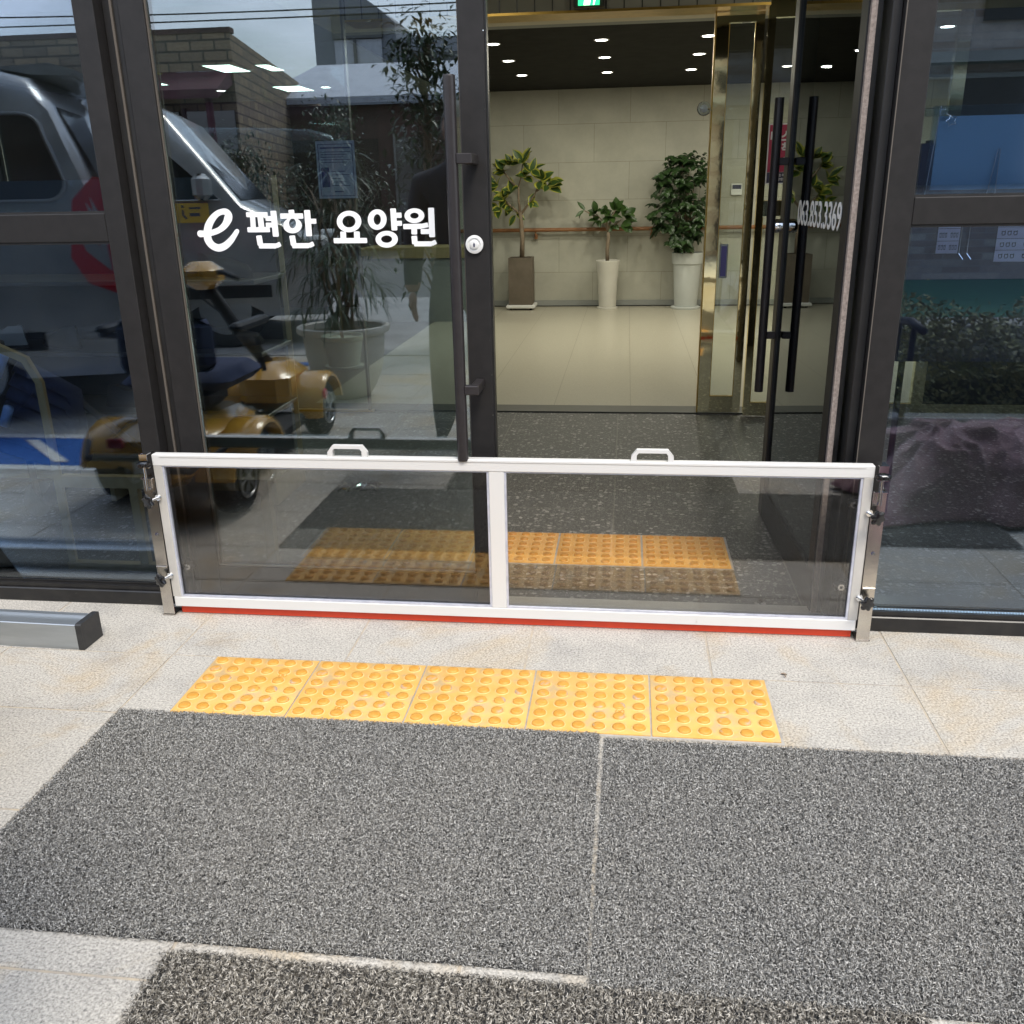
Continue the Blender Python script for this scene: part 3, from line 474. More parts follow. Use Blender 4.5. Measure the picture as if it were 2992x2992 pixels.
TXT = [["v",[[-1.1809,1.1246,0.0183],[-1.172,1.1247,0.017],[-1.1641,1.1253,0.017],[-1.1442,1.1277,0.0154],[-1.1237,1.1346,0.015],[-1.1065,1.1468,0.0177],[-1.095,1.1635,0.0228],[-1.0937,1.174,0.0216],[-1.1001,1.1815,0.0174],[-1.1117,1.1817,0.015],[-1.126,1.1763,0.0154],[-1.1413,1.1633,0.0183],[-1.1534,1.1466,0.0208],[-1.1597,1.1288,0.0222],[-1.1604,1.1091,0.0222],[-1.1507,1.0937,0.0208],[-1.133,1.0863,0.0201],[-1.1136,1.0914,0.0189],[-1.0964,1.1038,0.017],[-1.0846,1.1162,0.0143],[-1.0759,1.1268,0.0127],[-1.0732,1.13,0.012]]],["s",[[-1.0421,1.1732],[-0.9806,1.1723]],0.0131],["s",[[-1.024,1.1712],[-1.0256,1.1333]],0.0147],["s",[[-1.0023,1.1709],[-1.0015,1.1329]],0.0162],["s",[[-1.043,1.1335],[-0.9783,1.1331]],0.0135],["s",[[-0.9633,1.1822],[-0.963,1.1141]],0.017],["s",[[-0.9875,1.1622],[-0.9674,1.1619]],0.0127],["s",[[-0.9885,1.1451],[-0.9674,1.1448]],0.0127],["s",[[-1.0119,1.118],[-1.0101,1.0911]],0.0162],["s",[[-1.0151,1.0903],[-0.9647,1.0895],[-0.952,1.0949]],0.0135],["s",[[-0.9125,1.1838],[-0.9115,1.1695]],0.0162],["s",[[-0.9447,1.1679],[-0.8799,1.1672]],0.0139],["s",[[-0.8676,1.1824],[-0.8679,1.114]],0.017],["s",[[-0.8632,1.1533],[-0.8442,1.1531]],0.0131],["s",[[-0.9165,1.1167],[-0.9145,1.09]],0.0162],["s",[[-0.9189,1.0897],[-0.8703,1.0893],[-0.8568,1.0947]],0.0135],["r",[[-0.8862,1.1424],[-0.8869,1.1389],[-0.8885,1.1355],[-0.8907,1.1323],[-0.8936,1.1294],[-0.8971,1.1269],[-0.9011,1.1249],[-0.9054,1.1235],[-0.91,1.1226],[-0.9146,1.1224],[-0.9192,1.1227],[-0.9235,1.1237],[-0.9276,1.1253],[-0.9311,1.1274],[-0.9341,1.13],[-0.9365,1.1329],[-0.9381,1.1362],[-0.9389,1.1396],[-0.9389,1.1432],[-0.9381,1.1467],[-0.9366,1.1501],[-0.9343,1.1533],[-0.9314,1.1562],[-0.9278,1.1587],[-0.9239,1.1606],[-0.9196,1.1621],[-0.915,1.1629],[-0.9104,1.1632],[-0.9059,1.1628],[-0.9016,1.1618],[-0.8976,1.1602],[-0.894,1.1582],[-0.891,1.1556],[-0.8887,1.1527],[-0.8871,1.1494],[-0.8862,1.146]],[[-0.9018,1.1483],[-0.9022,1.1461],[-0.9029,1.1439],[-0.9038,1.1419],[-0.905,1.1401],[-0.9064,1.1385],[-0.908,1.1373],[-0.9097,1.1363],[-0.9115,1.1358],[-0.9133,1.1356],[-0.915,1.1358],[-0.9166,1.1364],[-0.9181,1.1374],[-0.9195,1.1387],[-0.9206,1.1403],[-0.9214,1.1422],[-0.9219,1.1442],[-0.9221,1.1464],[-0.9221,1.1486],[-0.9217,1.1508],[-0.921,1.153],[-0.92,1.155],[-0.9188,1.1568],[-0.9174,1.1583],[-0.9159,1.1596],[-0.9142,1.1605],[-0.9124,1.1611],[-0.9106,1.1612],[-0.9089,1.161],[-0.9073,1.1604],[-0.9058,1.1594],[-0.9044,1.1581],[-0.9034,1.1566],[-0.9025,1.1547],[-0.902,1.1527],[-0.9018,1.1505]]],["s",[[-0.7709,1.125],[-0.7718,1.1042]],0.0162],["s",[[-0.7324,1.1249],[-0.7332,1.1038]],0.0162],["s",[[-0.7994,1.1014],[-0.7053,1.1008]],0.0135],["s",[[-0.6277,1.1828],[-0.6269,1.126]],0.016],["s",[[-0.6233,1.165],[-0.6051,1.1651]],0.0135],["s",[[-0.6237,1.1443],[-0.6051,1.1443]],0.0131],["s",[[-0.6022,1.1356],[-0.5509,1.1359],[-0.5331,1.1395]],0.0135],["s",[[-0.5721,1.1331],[-0.5728,1.1149]],0.0158],["s",[[-0.5233,1.1828],[-0.5236,1.1072]],0.0162],["s",[[-0.5544,1.1221],[-0.5257,1.1221]],0.0131],["s",[[-0.5733,1.1114],[-0.5723,1.0895]],0.0154],["s",[[-0.5747,1.0904],[-0.5254,1.09],[-0.5136,1.0954]],0.0131],["r",[[-0.7176,1.1505],[-0.7185,1.1457],[-0.7204,1.141],[-0.7233,1.1366],[-0.727,1.1327],[-0.7315,1.1293],[-0.7367,1.1266],[-0.7423,1.1246],[-0.7482,1.1234],[-0.7542,1.123],[-0.7602,1.1235],[-0.7659,1.1249],[-0.7712,1.127],[-0.7759,1.1299],[-0.7799,1.1334],[-0.783,1.1375],[-0.7852,1.1419],[-0.7863,1.1467],[-0.7864,1.1515],[-0.7855,1.1563],[-0.7835,1.161],[-0.7806,1.1654],[-0.7769,1.1693],[-0.7723,1.1726],[-0.7672,1.1753],[-0.7616,1.1773],[-0.7557,1.1784],[-0.7497,1.1788],[-0.7438,1.1782],[-0.7382,1.1769],[-0.7329,1.1748],[-0.7282,1.1719],[-0.7243,1.1685],[-0.7211,1.1645],[-0.719,1.16],[-0.7178,1.1553]],[[-0.7339,1.1506],[-0.7344,1.1479],[-0.7355,1.1453],[-0.737,1.1429],[-0.739,1.1408],[-0.7414,1.1389],[-0.7442,1.1374],[-0.7472,1.1363],[-0.7504,1.1357],[-0.7536,1.1355],[-0.7568,1.1358],[-0.7598,1.1365],[-0.7627,1.1377],[-0.7652,1.1392],[-0.7673,1.1412],[-0.769,1.1434],[-0.7701,1.1458],[-0.7707,1.1484],[-0.7708,1.1511],[-0.7703,1.1538],[-0.7692,1.1563],[-0.7677,1.1587],[-0.7657,1.1609],[-0.7632,1.1627],[-0.7605,1.1642],[-0.7575,1.1653],[-0.7543,1.1659],[-0.7511,1.1661],[-0.748,1.1658],[-0.7449,1.1651],[-0.7421,1.1639],[-0.7396,1.1624],[-0.7375,1.1605],[-0.7358,1.1583],[-0.7346,1.1558],[-0.734,1.1532]]],["r",[[-0.647,1.1545],[-0.6477,1.1499],[-0.6492,1.1454],[-0.6514,1.1413],[-0.6543,1.1375],[-0.6577,1.1343],[-0.6616,1.1317],[-0.6659,1.1298],[-0.6704,1.1286],[-0.675,1.1283],[-0.6795,1.1287],[-0.6838,1.13],[-0.6878,1.132],[-0.6914,1.1348],[-0.6944,1.1381],[-0.6967,1.1419],[-0.6983,1.1462],[-0.6992,1.1507],[-0.6993,1.1553],[-0.6985,1.1599],[-0.697,1.1643],[-0.6948,1.1685],[-0.6919,1.1722],[-0.6885,1.1754],[-0.6846,1.178],[-0.6803,1.1798],[-0.6758,1.181],[-0.6713,1.1813],[-0.6668,1.1808],[-0.6625,1.1796],[-0.6585,1.1776],[-0.655,1.1749],[-0.652,1.1716],[-0.6496,1.1678],[-0.648,1.1636],[-0.6471,1.1591]],[[-0.6629,1.1549],[-0.6632,1.1525],[-0.6638,1.1502],[-0.6647,1.148],[-0.6658,1.146],[-0.6672,1.1443],[-0.6687,1.143],[-0.6704,1.142],[-0.6721,1.1413],[-0.6739,1.1412],[-0.6756,1.1414],[-0.6773,1.1421],[-0.6788,1.1431],[-0.6801,1.1445],[-0.6813,1.1462],[-0.6821,1.1482],[-0.6827,1.1504],[-0.683,1.1528],[-0.683,1.1552],[-0.6827,1.1576],[-0.6821,1.1599],[-0.6812,1.1621],[-0.68,1.1641],[-0.6786,1.1658],[-0.6771,1.1671],[-0.6755,1.1681],[-0.6737,1.1687],[-0.672,1.1689],[-0.6702,1.1686],[-0.6686,1.168],[-0.6671,1.167],[-0.6657,1.1656],[-0.6646,1.1638],[-0.6637,1.1618],[-0.6631,1.1596],[-0.6628,1.1573]]],["r",[[-0.619,1.103],[-0.6197,1.0992],[-0.6213,1.0956],[-0.6238,1.0921],[-0.6271,1.089],[-0.6311,1.0863],[-0.6357,1.0842],[-0.6407,1.0826],[-0.646,1.0817],[-0.6515,1.0814],[-0.6569,1.0818],[-0.6621,1.0829],[-0.6669,1.0846],[-0.6712,1.0868],[-0.6749,1.0896],[-0.6778,1.0928],[-0.6798,1.0963],[-0.681,1.1],[-0.6812,1.1038],[-0.6804,1.1076],[-0.6788,1.1113],[-0.6762,1.1147],[-0.6729,1.1178],[-0.6689,1.1205],[-0.6643,1.1226],[-0.6593,1.1241],[-0.654,1.125],[-0.6486,1.1253],[-0.6432,1.1249],[-0.6381,1.1238],[-0.6333,1.1222],[-0.629,1.1199],[-0.6253,1.1172],[-0.6224,1.114],[-0.6204,1.1105],[-0.6192,1.1068]],[[-0.635,1.1036],[-0.6354,1.1019],[-0.6362,1.1003],[-0.6374,1.0988],[-0.639,1.0974],[-0.641,1.0963],[-0.6432,1.0953],[-0.6457,1.0946],[-0.6483,1.0942],[-0.651,1.0941],[-0.6537,1.0943],[-0.6562,1.0948],[-0.6586,1.0955],[-0.6608,1.0965],[-0.6626,1.0977],[-0.664,1.0991],[-0.665,1.1007],[-0.6656,1.1023],[-0.6658,1.104],[-0.6654,1.1056],[-0.6646,1.1073],[-0.6634,1.1088],[-0.6617,1.1101],[-0.6598,1.1113],[-0.6575,1.1122],[-0.655,1.1129],[-0.6524,1.1133],[-0.6497,1.1134],[-0.6471,1.1132],[-0.6445,1.1128],[-0.6421,1.112],[-0.64,1.111],[-0.6382,1.1098],[-0.6368,1.1084],[-0.6357,1.1069],[-0.6351,1.1053]]],["r",[[-0.5424,1.1629],[-0.543,1.1596],[-0.5444,1.1565],[-0.5466,1.1535],[-0.5495,1.1508],[-0.5529,1.1486],[-0.5569,1.1467],[-0.5613,1.1454],[-0.566,1.1446],[-0.5708,1.1444],[-0.5755,1.1447],[-0.5801,1.1456],[-0.5843,1.1471],[-0.5881,1.1491],[-0.5914,1.1515],[-0.5939,1.1542],[-0.5958,1.1572],[-0.5968,1.1605],[-0.5971,1.1638],[-0.5964,1.167],[-0.595,1.1702],[-0.5928,1.1732],[-0.5899,1.1758],[-0.5864,1.1781],[-0.5824,1.1799],[-0.5781,1.1812],[-0.5734,1.182],[-0.5687,1.1822],[-0.564,1.1818],[-0.5594,1.1809],[-0.5552,1.1795],[-0.5514,1.1775],[-0.5482,1.1751],[-0.5456,1.1724],[-0.5438,1.1694],[-0.5427,1.1662]],[[-0.5579,1.1632],[-0.5582,1.1618],[-0.5588,1.1606],[-0.5597,1.1594],[-0.5609,1.1583],[-0.5624,1.1574],[-0.5642,1.1567],[-0.5661,1.1562],[-0.5681,1.1558],[-0.5701,1.1558],[-0.5722,1.1559],[-0.5742,1.1563],[-0.576,1.1569],[-0.5776,1.1576],[-0.579,1.1586],[-0.5802,1.1597],[-0.581,1.1609],[-0.5814,1.1622],[-0.5815,1.1635],[-0.5813,1.1648],[-0.5807,1.1661],[-0.5797,1.1673],[-0.5785,1.1683],[-0.577,1.1692],[-0.5753,1.17],[-0.5734,1.1705],[-0.5714,1.1708],[-0.5693,1.1709],[-0.5673,1.1707],[-0.5653,1.1704],[-0.5635,1.1698],[-0.5618,1.169],[-0.5604,1.1681],[-0.5593,1.167],[-0.5585,1.1657],[-0.558,1.1645]]]]
def ribbon(mb, pts, y0, y1):
    P = [Vector((a, b)) for a, b, w in pts]; Wd = [w/2 for a, b, w in pts]
    # densify with Catmull-Rom
    D = []; DW = []
    for i in range(len(P)-1):
        p0 = P[max(i-1, 0)]; p1 = P[i]; p2 = P[i+1]; p3 = P[min(i+2, len(P)-1)]
        for k in range(5):
            t = k/5; D.append(.5*((2*p1)+(p2-p0)*t+(2*p0-5*p1+4*p2-p3)*t*t+(-p0+3*p1-3*p2+p3)*t**3)); DW.append(Wd[i]*(1-t)+Wd[i+1]*t)
    D.append(P[-1]); DW.append(Wd[-1])
    L = []; Rr = []
    for i in range(len(D)):
        d = (D[min(i+1, len(D)-1)]-D[max(i-1, 0)]).normalized(); n = Vector((-d.y, d.x)); L.append(D[i]+n*DW[i]); Rr.append(D[i]-n*DW[i])
    n = len(D); v = [(p.x, y0-.0003*i/n, p.y) for i, p in enumerate(L)]+[(p.x, y0-.0003*i/n, p.y) for i, p in enumerate(Rr)]+[(p.x, y1, p.y) for p in L]+[(p.x, y1, p.y) for p in Rr]
    f = []
    for i in range(n-1): f += [(i, i+1, n+i+1, n+i), (i, 2*n+i, 2*n+i+1, i+1), (n+i, n+i+1, 3*n+i+1, 3*n+i)]
    mb.add(v, f)
    for q, c, w in ((0, D[0], DW[0]), (1, D[-1], DW[-1])):
        disc(mb, c, w, y0+.00012-.0006*q, y1)
def disc(mb, c, w, y0, y1, n=20): mb.prism([(c.x+w*math.cos(2*math.pi*k/n), c.y-w*math.sin(2*math.pi*k/n)) for k in range(n)], 'y', y0, y1)
tx = MB()
for i, s in enumerate(TXT):
    y0 = 2.5286-.00045-i*.00002; y1 = 2.5287
    if s[0] == 'v': ribbon(tx, s[1], 2.5280, y1)
    elif s[0] == 'r':
        n = len(s[1]); v = [(a, y0, b) for a, b in s[1]]+[(a, y0, b) for a, b in s[2]]+[(a, y1, b) for a, b in s[1]]+[(a, y1, b) for a, b in s[2]]; f = []
        for k in range(n): q = (k+1) % n; f += [(k, q, n+q, n+k), (k, 2*n+k, 2*n+q, q), (n+k, n+q, 3*n+q, 3*n+k)]
        tx.add(v, f)
    else:
        P = [Vector(p) for p in s[1]]; w = s[2]/2; e = w*.22
        for j in range(len(P)-1):
            d = (P[j+1]-P[j]).normalized(); n = Vector((-d.y, d.x)); a = P[j]; b2 = P[j+1]
            if j > 0: a = a-d*w*.15; w = w*.92
            poly = [a+n*(w-e), a+d*e+n*w, b2-d*e+n*w, b2+n*(w-e), b2-n*(w-e), b2-d*e-n*w, a+d*e-n*w, a-n*(w-e)]
            tx.prism([(p.x, p.y) for p in poly], 'y', y0-j*.00001, y1)
tx.build('door_lettering', 'white_vinyl', d1)
# open leaf, swung inwards about its right-hand edge
d2 = wthing('glass_door', 'open right door swung inwards with a white phone number on it', 'door', (.58, 2.56, 0), 'pair of glass entrance doors')
X0, X1 = .570, .602
for a, b in ((2.575, 2.640), (3.425, 3.490)):
    q = MB(); q.bbox(X0, X1, a, b, .010, 2.13, .002); q.build('stile', 'stile_lobby_tint' if a > 3 else 'dark_frame', d2)
for a, b in ((.0105, .125), (2.03, 2.129)):
    q = MB(); q.box(X0+.001, X1-.001, 2.6402, 3.4248, a, b); q.build('rail', 'dark_frame', d2)
q = MB(); q.box(.581, .589, 2.6402, 3.4248, .1252, 2.0298); q.build('pane', 'gl_leaf', d2)
for a in (2.6402, 3.4208):
    q = MB(); q.box(.573, .5808, a, a+.0038, .1255, 2.03); q.build('glazing_bead', 'dark_frame2', d2)
def pull_x(parent, x, y, x_face, z0, z1, zb):
    p = MB(); p.tube([(x, y, z0), (x, y, z1)], .0155, 24); h = p.build('pull_handle', 'black_pull', parent, smooth=True, autosmooth=40)
    for z in zb: q = MB(); q.bbox(x+.012, x_face, y-.012, y+.016, z-.0125, z+.0125, .002); q.build('bracket', 'black_pull', h)
pull_x(d2, .525, 3.415, X0-.0005, .505, 1.500, (.712, 1.300))
lock(d2, (X0-.0002, 3.452, 1.088), 'x')
text('phone_number', '063.853.3369', .106, facing((.5802, 2.965, 1.134), (0, -1, 0), (0, 0, 1)), 'white_vinyl', d2, bold=.0010, sx=.98)
q = MB(); q.box(.574, .588, 2.5595, 2.5745, .012, 2.125); q.build('pile_strip', 'pile', d2)
q = MB(); q.box(.5885, .6015, 2.562, 2.5748, .012, 2.125); q.build('pile_channel', 'sill', d2)
d2.location = (.572, 2.56, 0); WB.pop(d2.name); d2.rotation_euler = (0, 0, R(1.9))
for c_ in d2.children: c_.matrix_parent_inverse = Matrix.Translation((-.572, -2.56, 0))

# ================================================================== flood gate
gt = wthing('flood_gate', 'low white aluminium gate with two clear panes across the doorway', 'gate', (-.35, 2.42, 0))
GY0, GY1 = 2.412, 2.440
q = MB(); q.bbox(-1.363, .668, GY0, GY1, .482, .516, .0015); q.build('rail', 'alu', gt)
q = MB(); q.bbox(-1.360, .665, GY0+.001, GY1-.001, .030, .062, .0015); q.build('rail', 'alu', gt)
q = MB(); q.box(-1.34, .645, GY0-.0012, GY0-.0002, .5085, .5100); q.build('groove_line', 'alu_side', gt)
for a, b in ((-1.363, -1.337), (.642, .668)):
    q = MB(); q.bbox(a, b, GY0+.0012, GY1, .0622, .4818, .0015); q.build('side_frame', 'alu_side', gt)
q = MB(); q.bbox(-.370, -.327, GY0+.0014, GY1, .0622, .4818, .0015); q.build('centre_frame', 'alu', gt)
for a, b in ((-1.3368, -.3702), (-.3268, .6418)):
    q = MB(); q.box(a, b, 2.424, 2.430, .0622, .4818); q.build('pane', 'gl_gate', gt)
    q = MB(); q.box(a, a+.006, 2.4155, 2.4238, .063, .481); q.box(b-.006, b, 2.4155, 2.4238, .063, .481); q.box(a+.0062, b-.0062, 2.4155, 2.4238, .0625, .0675); q.box(a+.0062, b-.0062, 2.4155, 2.4238, .4785, .4815); q.build('glazing_bead', 'clearbead', gt)
q = MB(); q.bbox(-1.352, .660, GY0+.0205, GY1-.0005, .0008, .0298, .0012); q.build('rubber_seal', 'seal', gt)
def bail(x):
    h = .033; W2 = .0575; z0 = .5162
    o = [(x-W2, z0), (x-W2, z0+.014), (x-W2+.015, z0+h), (x+W2-.015, z0+h), (x+W2, z0+.014), (x+W2, z0)]
    i = [(x-W2+.015, z0), (x-W2+.015, z0+.017), (x-W2+.020, z0+h-.009), (x+W2-.020, z0+h-.009), (x+W2-.015, z0+.017), (x+W2-.015, z0)]
    q = MB(); v = []
    for y in (2.417, 2.435): v += [(a, y, b) for a, b in o]+[(a, y, b) for a, b in i]
    f = []
    for k in range(5): f += [(k, k+1, 7+k, 6+k), (12+k, 18+k, 19+k, 13+k), (k, 12+k, 13+k, k+1), (6+k, 7+k, 19+k, 18+k)]
    q.add(v, f); return q.build('handle', 'alu', gt)
bail(-.7755); bail(.0825)
def star_knob(parent, c, dirv, r=.017, stem=.03):
    """six-lobed black hand knob on a threaded stem"""
    d = Vector(dirv).normalized(); u = d.orthogonal().normalized(); w = d.cross(u)
    q = MB(); c = Vector(c); n = 36; v = []; f = []
    prof = [(.0, .72), (.003, .95), (.008, 1), (.012, .93), (.014, .6)]
    for h, s in prof:
        for k in range(n):
            a = 2*math.pi*k/n; rr = r*s*(1+.17*math.cos(6*a)); v.append(c+d*(h+stem)+u*math.cos(a)*rr+w*math.sin(a)*rr)
    for i in range(len(prof)-1):
        for k in range(n): e = (k+1) % n; f.append((i*n+k, i*n+e, (i+1)*n+e, (i+1)*n+k))
    f.append(tuple(range(n-1, -1, -1))); f.append(tuple((len(prof)-1)*n+k for k in range(n)))
    q.add(v, f); kn = q.build('knob', 'knob', parent, smooth=True, autosmooth=50)
    q = MB(); q.tube([c, c+d*(stem+.001)], .0042, 12); q.tube([c, c+d*.006], .0095, 16); q.build('bolt', 'chrome', kn, smooth=True, autosmooth=40)
for x in (-1.350, .655):
    for z in (.385, .135):
        pass
# posts that clamp it
def gate_post(x0, x1, s, label):
    t = wthing('gate_post', label, 'post', ((x0+x1)/2, 2.41, 0), 'steel channel posts of the flood gate')
    q = MB(); ya, yb = 2.4105, 2.46
    a, b = (x0, x1)
    q.box(a, b, ya, ya+.002, .0015, .445); q.box(a if s < 0 else b-.002, a+.002 if s < 0 else b, ya+.002, yb, .0015, .445)
    q.box(a-.002, b+.002, ya-.004, yb, 0.0005, .0035)
    q.build('channel', 'steel', t)
    for z in (.110, .268, .412): h = MB(); h.lathe([(.0052, 0), (.0050, .0006)], ((a+b)/2, 2.4100, z), 16, 'y'); h.build('hole', 'ink', t)
    for z in (.110, .268, .412): h = MB(); h.lathe([(.0040, 0), (.0038, .0004)], ((a+b)/2+.0015, 2.4092, z-.0012), 16, 'y'); h.build('rivet', 'chrome', t)
    q = MB(); q.bbox(a+.001, b-.001, ya-.0052, ya-.0012, .16, .166, .0005); q.build('lap_joint', 'steel', t)
    # top clamp
    xc = (a+b)/2; q = MB()
    q.box(xc-.012, xc+.012, 2.400, 2.44, .517, .5195); q.box(xc-.012, xc+.012, 2.3985, 2.4005, .500, .5195); q.box(xc-.014, xc+.014, 2.397, 2.41, .4785, .4805); q.box(xc-.017, xc+.017, 2.397, 2.4105, .4450, .4470)
    q.box(xc-.011, xc-.009, 2.399, 2.401, .418, .446); q.tube([(xc, 2.399, .410), (xc, 2.399, .495)], .0035, 10)
    cl = q.build('clamp', 'chrome', t)
    n = 36; v = []; f = []; q = MB()
    for h_, s_ in [(0, .7), (.003, 1), (.010, 1), (.013, .7)]:
        for k in range(n): an = 2*math.pi*k/n; rr = .0185*s_*(1+.10*math.cos(6*an)); v.append((xc+rr*math.cos(an), 2.397+rr*math.sin(an), .484+h_))
    for i in range(3):
        for k in range(n): e = (k+1) % n; f.append((i*n+k, i*n+e, (i+1)*n+e, (i+1)*n+k))
    f.append(tuple(range(n-1, -1, -1))); f.append(tuple(3*n+k for k in range(n))); q.add(v, f); q.build('clamp_knob', 'knob', cl, smooth=True, autosmooth=50)
    for z in (.385, .135): star_knob(t, (xc-s*.024, 2.4118, z), (s*.40, -1, -.05), .0195, .034)
    return t
gate_post(-1.400, -1.3645, -1, 'stainless post clamping the left end of the flood gate')
gate_post(.6695, .705, 1, 'stainless post clamping the right end of the flood gate')
for x in (-1.318, .622):
    for z in (.150,): star_knob(gt, (x, 2.4405, z), (0, 1, 0), .0185, .010)
star_knob(gt, (.632, 2.4405, .395), (0, 1, 0), .0155, .010)

# ================================================================== aluminium bar lying on the slabs
br = wthing('aluminium_bar', 'silver aluminium box bar lying on the slabs with a black end cap', 'bar', (-1.9, 2.22, 0))
q = MB()
def barprof(y0, y1): return [(y0, .0), (y1, .0), (y1, .072), (y1-.012, .078), (y1-.028, .078), (y1-.032, .072), (y0+.036, .072), (y0+.032, .078), (y0+.002, .078), (y0, .076)]
q.prism(barprof(2.178, 2.268), 'x', -3.2, -1.535); q.build('box_section', 'silver', br)
q = MB(); q.prism([(2.1765, .001), (2.2695, .001), (2.2695, .079), (2.262, .081), (2.182, .081), (2.1765, .077)], 'x', -1.5348, -1.517); q.build('end_cap', 'cap', br)
br.rotation_euler = (0, 0, R(-1.4))

# ================================================================== tactile slabs
def tactile_mesh(s=.2955, h=.006):
    q = MB(); H = s/2
    q.add([(-H, -H, -.004), (H, -H, -.004), (H, H, -.004), (-H, H, -.004), (-H, -H, h-.0022), (H, -H, h-.0022), (H, H, h-.0022), (-H, H, h-.0022), (-H+.004, -H+.004, h), (H-.004, -H+.004, h), (H-.004, H-.004, h), (-H+.004, H-.004, h)],
          [(0, 1, 5, 4), (1, 2, 6, 5), (2, 3, 7, 6), (3, 0, 4, 7), (4, 5, 9, 8), (5, 6, 10, 9), (6, 7, 11, 10), (7, 4, 8, 11), (8, 9, 10, 11)])
    d = s/6
    for i in range(6):
        for j in range(6):
            x, y = (i-2.5)*d*.985, (j-2.5)*d*.985
            q.lathe([(.0192, h-.0004), (.0186, h+.0010), (.0172, h+.0012), (.0158, h+.0002)], (x, y, 0), 20, mi=1); q.lathe([(.0158, h+.0001), (.0148, h+.0036), (.0130, h+.0050), (.006, h+.0056), (.001, h+.0057)], (x, y, 0), 20, mi=2)
    return q
def tslab(x, y, label, grp, mt, rot=0, sy=1):
    mt = tuple(mt)
    if mt not in tslab.c: tslab.c[mt] = tactile_mesh().build('tactile_slab', mt, None, smooth=True, autosmooth=60); o = tslab.c[mt]
    else: o = tslab.c[mt].copy(); C.objects.link(o)
    o.location = (x, y, 0); o.scale = (1, sy, 1); o.rotation_euler = (0, 0, rot); return tag(o, label, 'tactile slab', grp)
tslab.c = {}
lab = ['leftmost yellow bumped slab outside, its corner tucked by the mat', 'scuffed yellow bumped slab outside, second from the left, grey marks on bumps', 'middle slab of the yellow bumped row outside the gate', 'yellow bumped slab outside straight above the gap between two mats', 'rightmost yellow bumped slab outside with wet orange stains']
for i in range(5): tslab(-.966+i*.300, 2.015, lab[i], 'yellow tactile slabs in front of the gate', ['tactile', 'rim1', 'bump1'], sy=.965)
lab = ['first yellow bumped slab from the left inside, behind the closed door', 'second yellow bumped slab inside, behind the closed door glass', 'middle yellow bumped slab inside, beside the closed door edge', 'yellow bumped slab inside, second from the right in the open doorway', 'rightmost yellow bumped slab inside near the open door']
for i in range(5): tslab(-.981+i*.3025, 3.052, lab[i], 'yellow tactile slabs inside the doors', ['tactile2', 'rim1', 'bump2'])
for i, (mx_, my_) in enumerate(((.076, .052), (-.024, -.098), (-.026, -.100), (.075, -.050), (.076, .075))):
    sl_ = [o for o in C.objects if o.get('category') == 'tactile slab' and abs(o.location.x-(-.966+i*.300)) < .01 and o.location.y < 2.2][0]
    q = MB(); q.tube([(mx_+.0105*math.cos(2*math.pi*k/20), my_+.0105*math.sin(2*math.pi*k/20), .0068) for k in range(21)], .0011, 6)
    k_ = q.build('embossed_ring', 'bump1', sl_); text('embossed_letter', 'K', .014, facing((mx_, my_, .0064), (1, 0, 0), (0, 1, 0)), 'bump1', k_, bold=.0004, depth=.0012)
q = MB(); q.box(-1.119, .389, 1.865, 2.162, -.01, .0012); tag(q.build('slab_bedding', 'grout'), kind='structure')
q = MB(); q.box(-1.137, .385, 2.898, 3.206, -.01, .0028); tag(q.build('inner_slab_bedding', 'grout'), kind='structure')

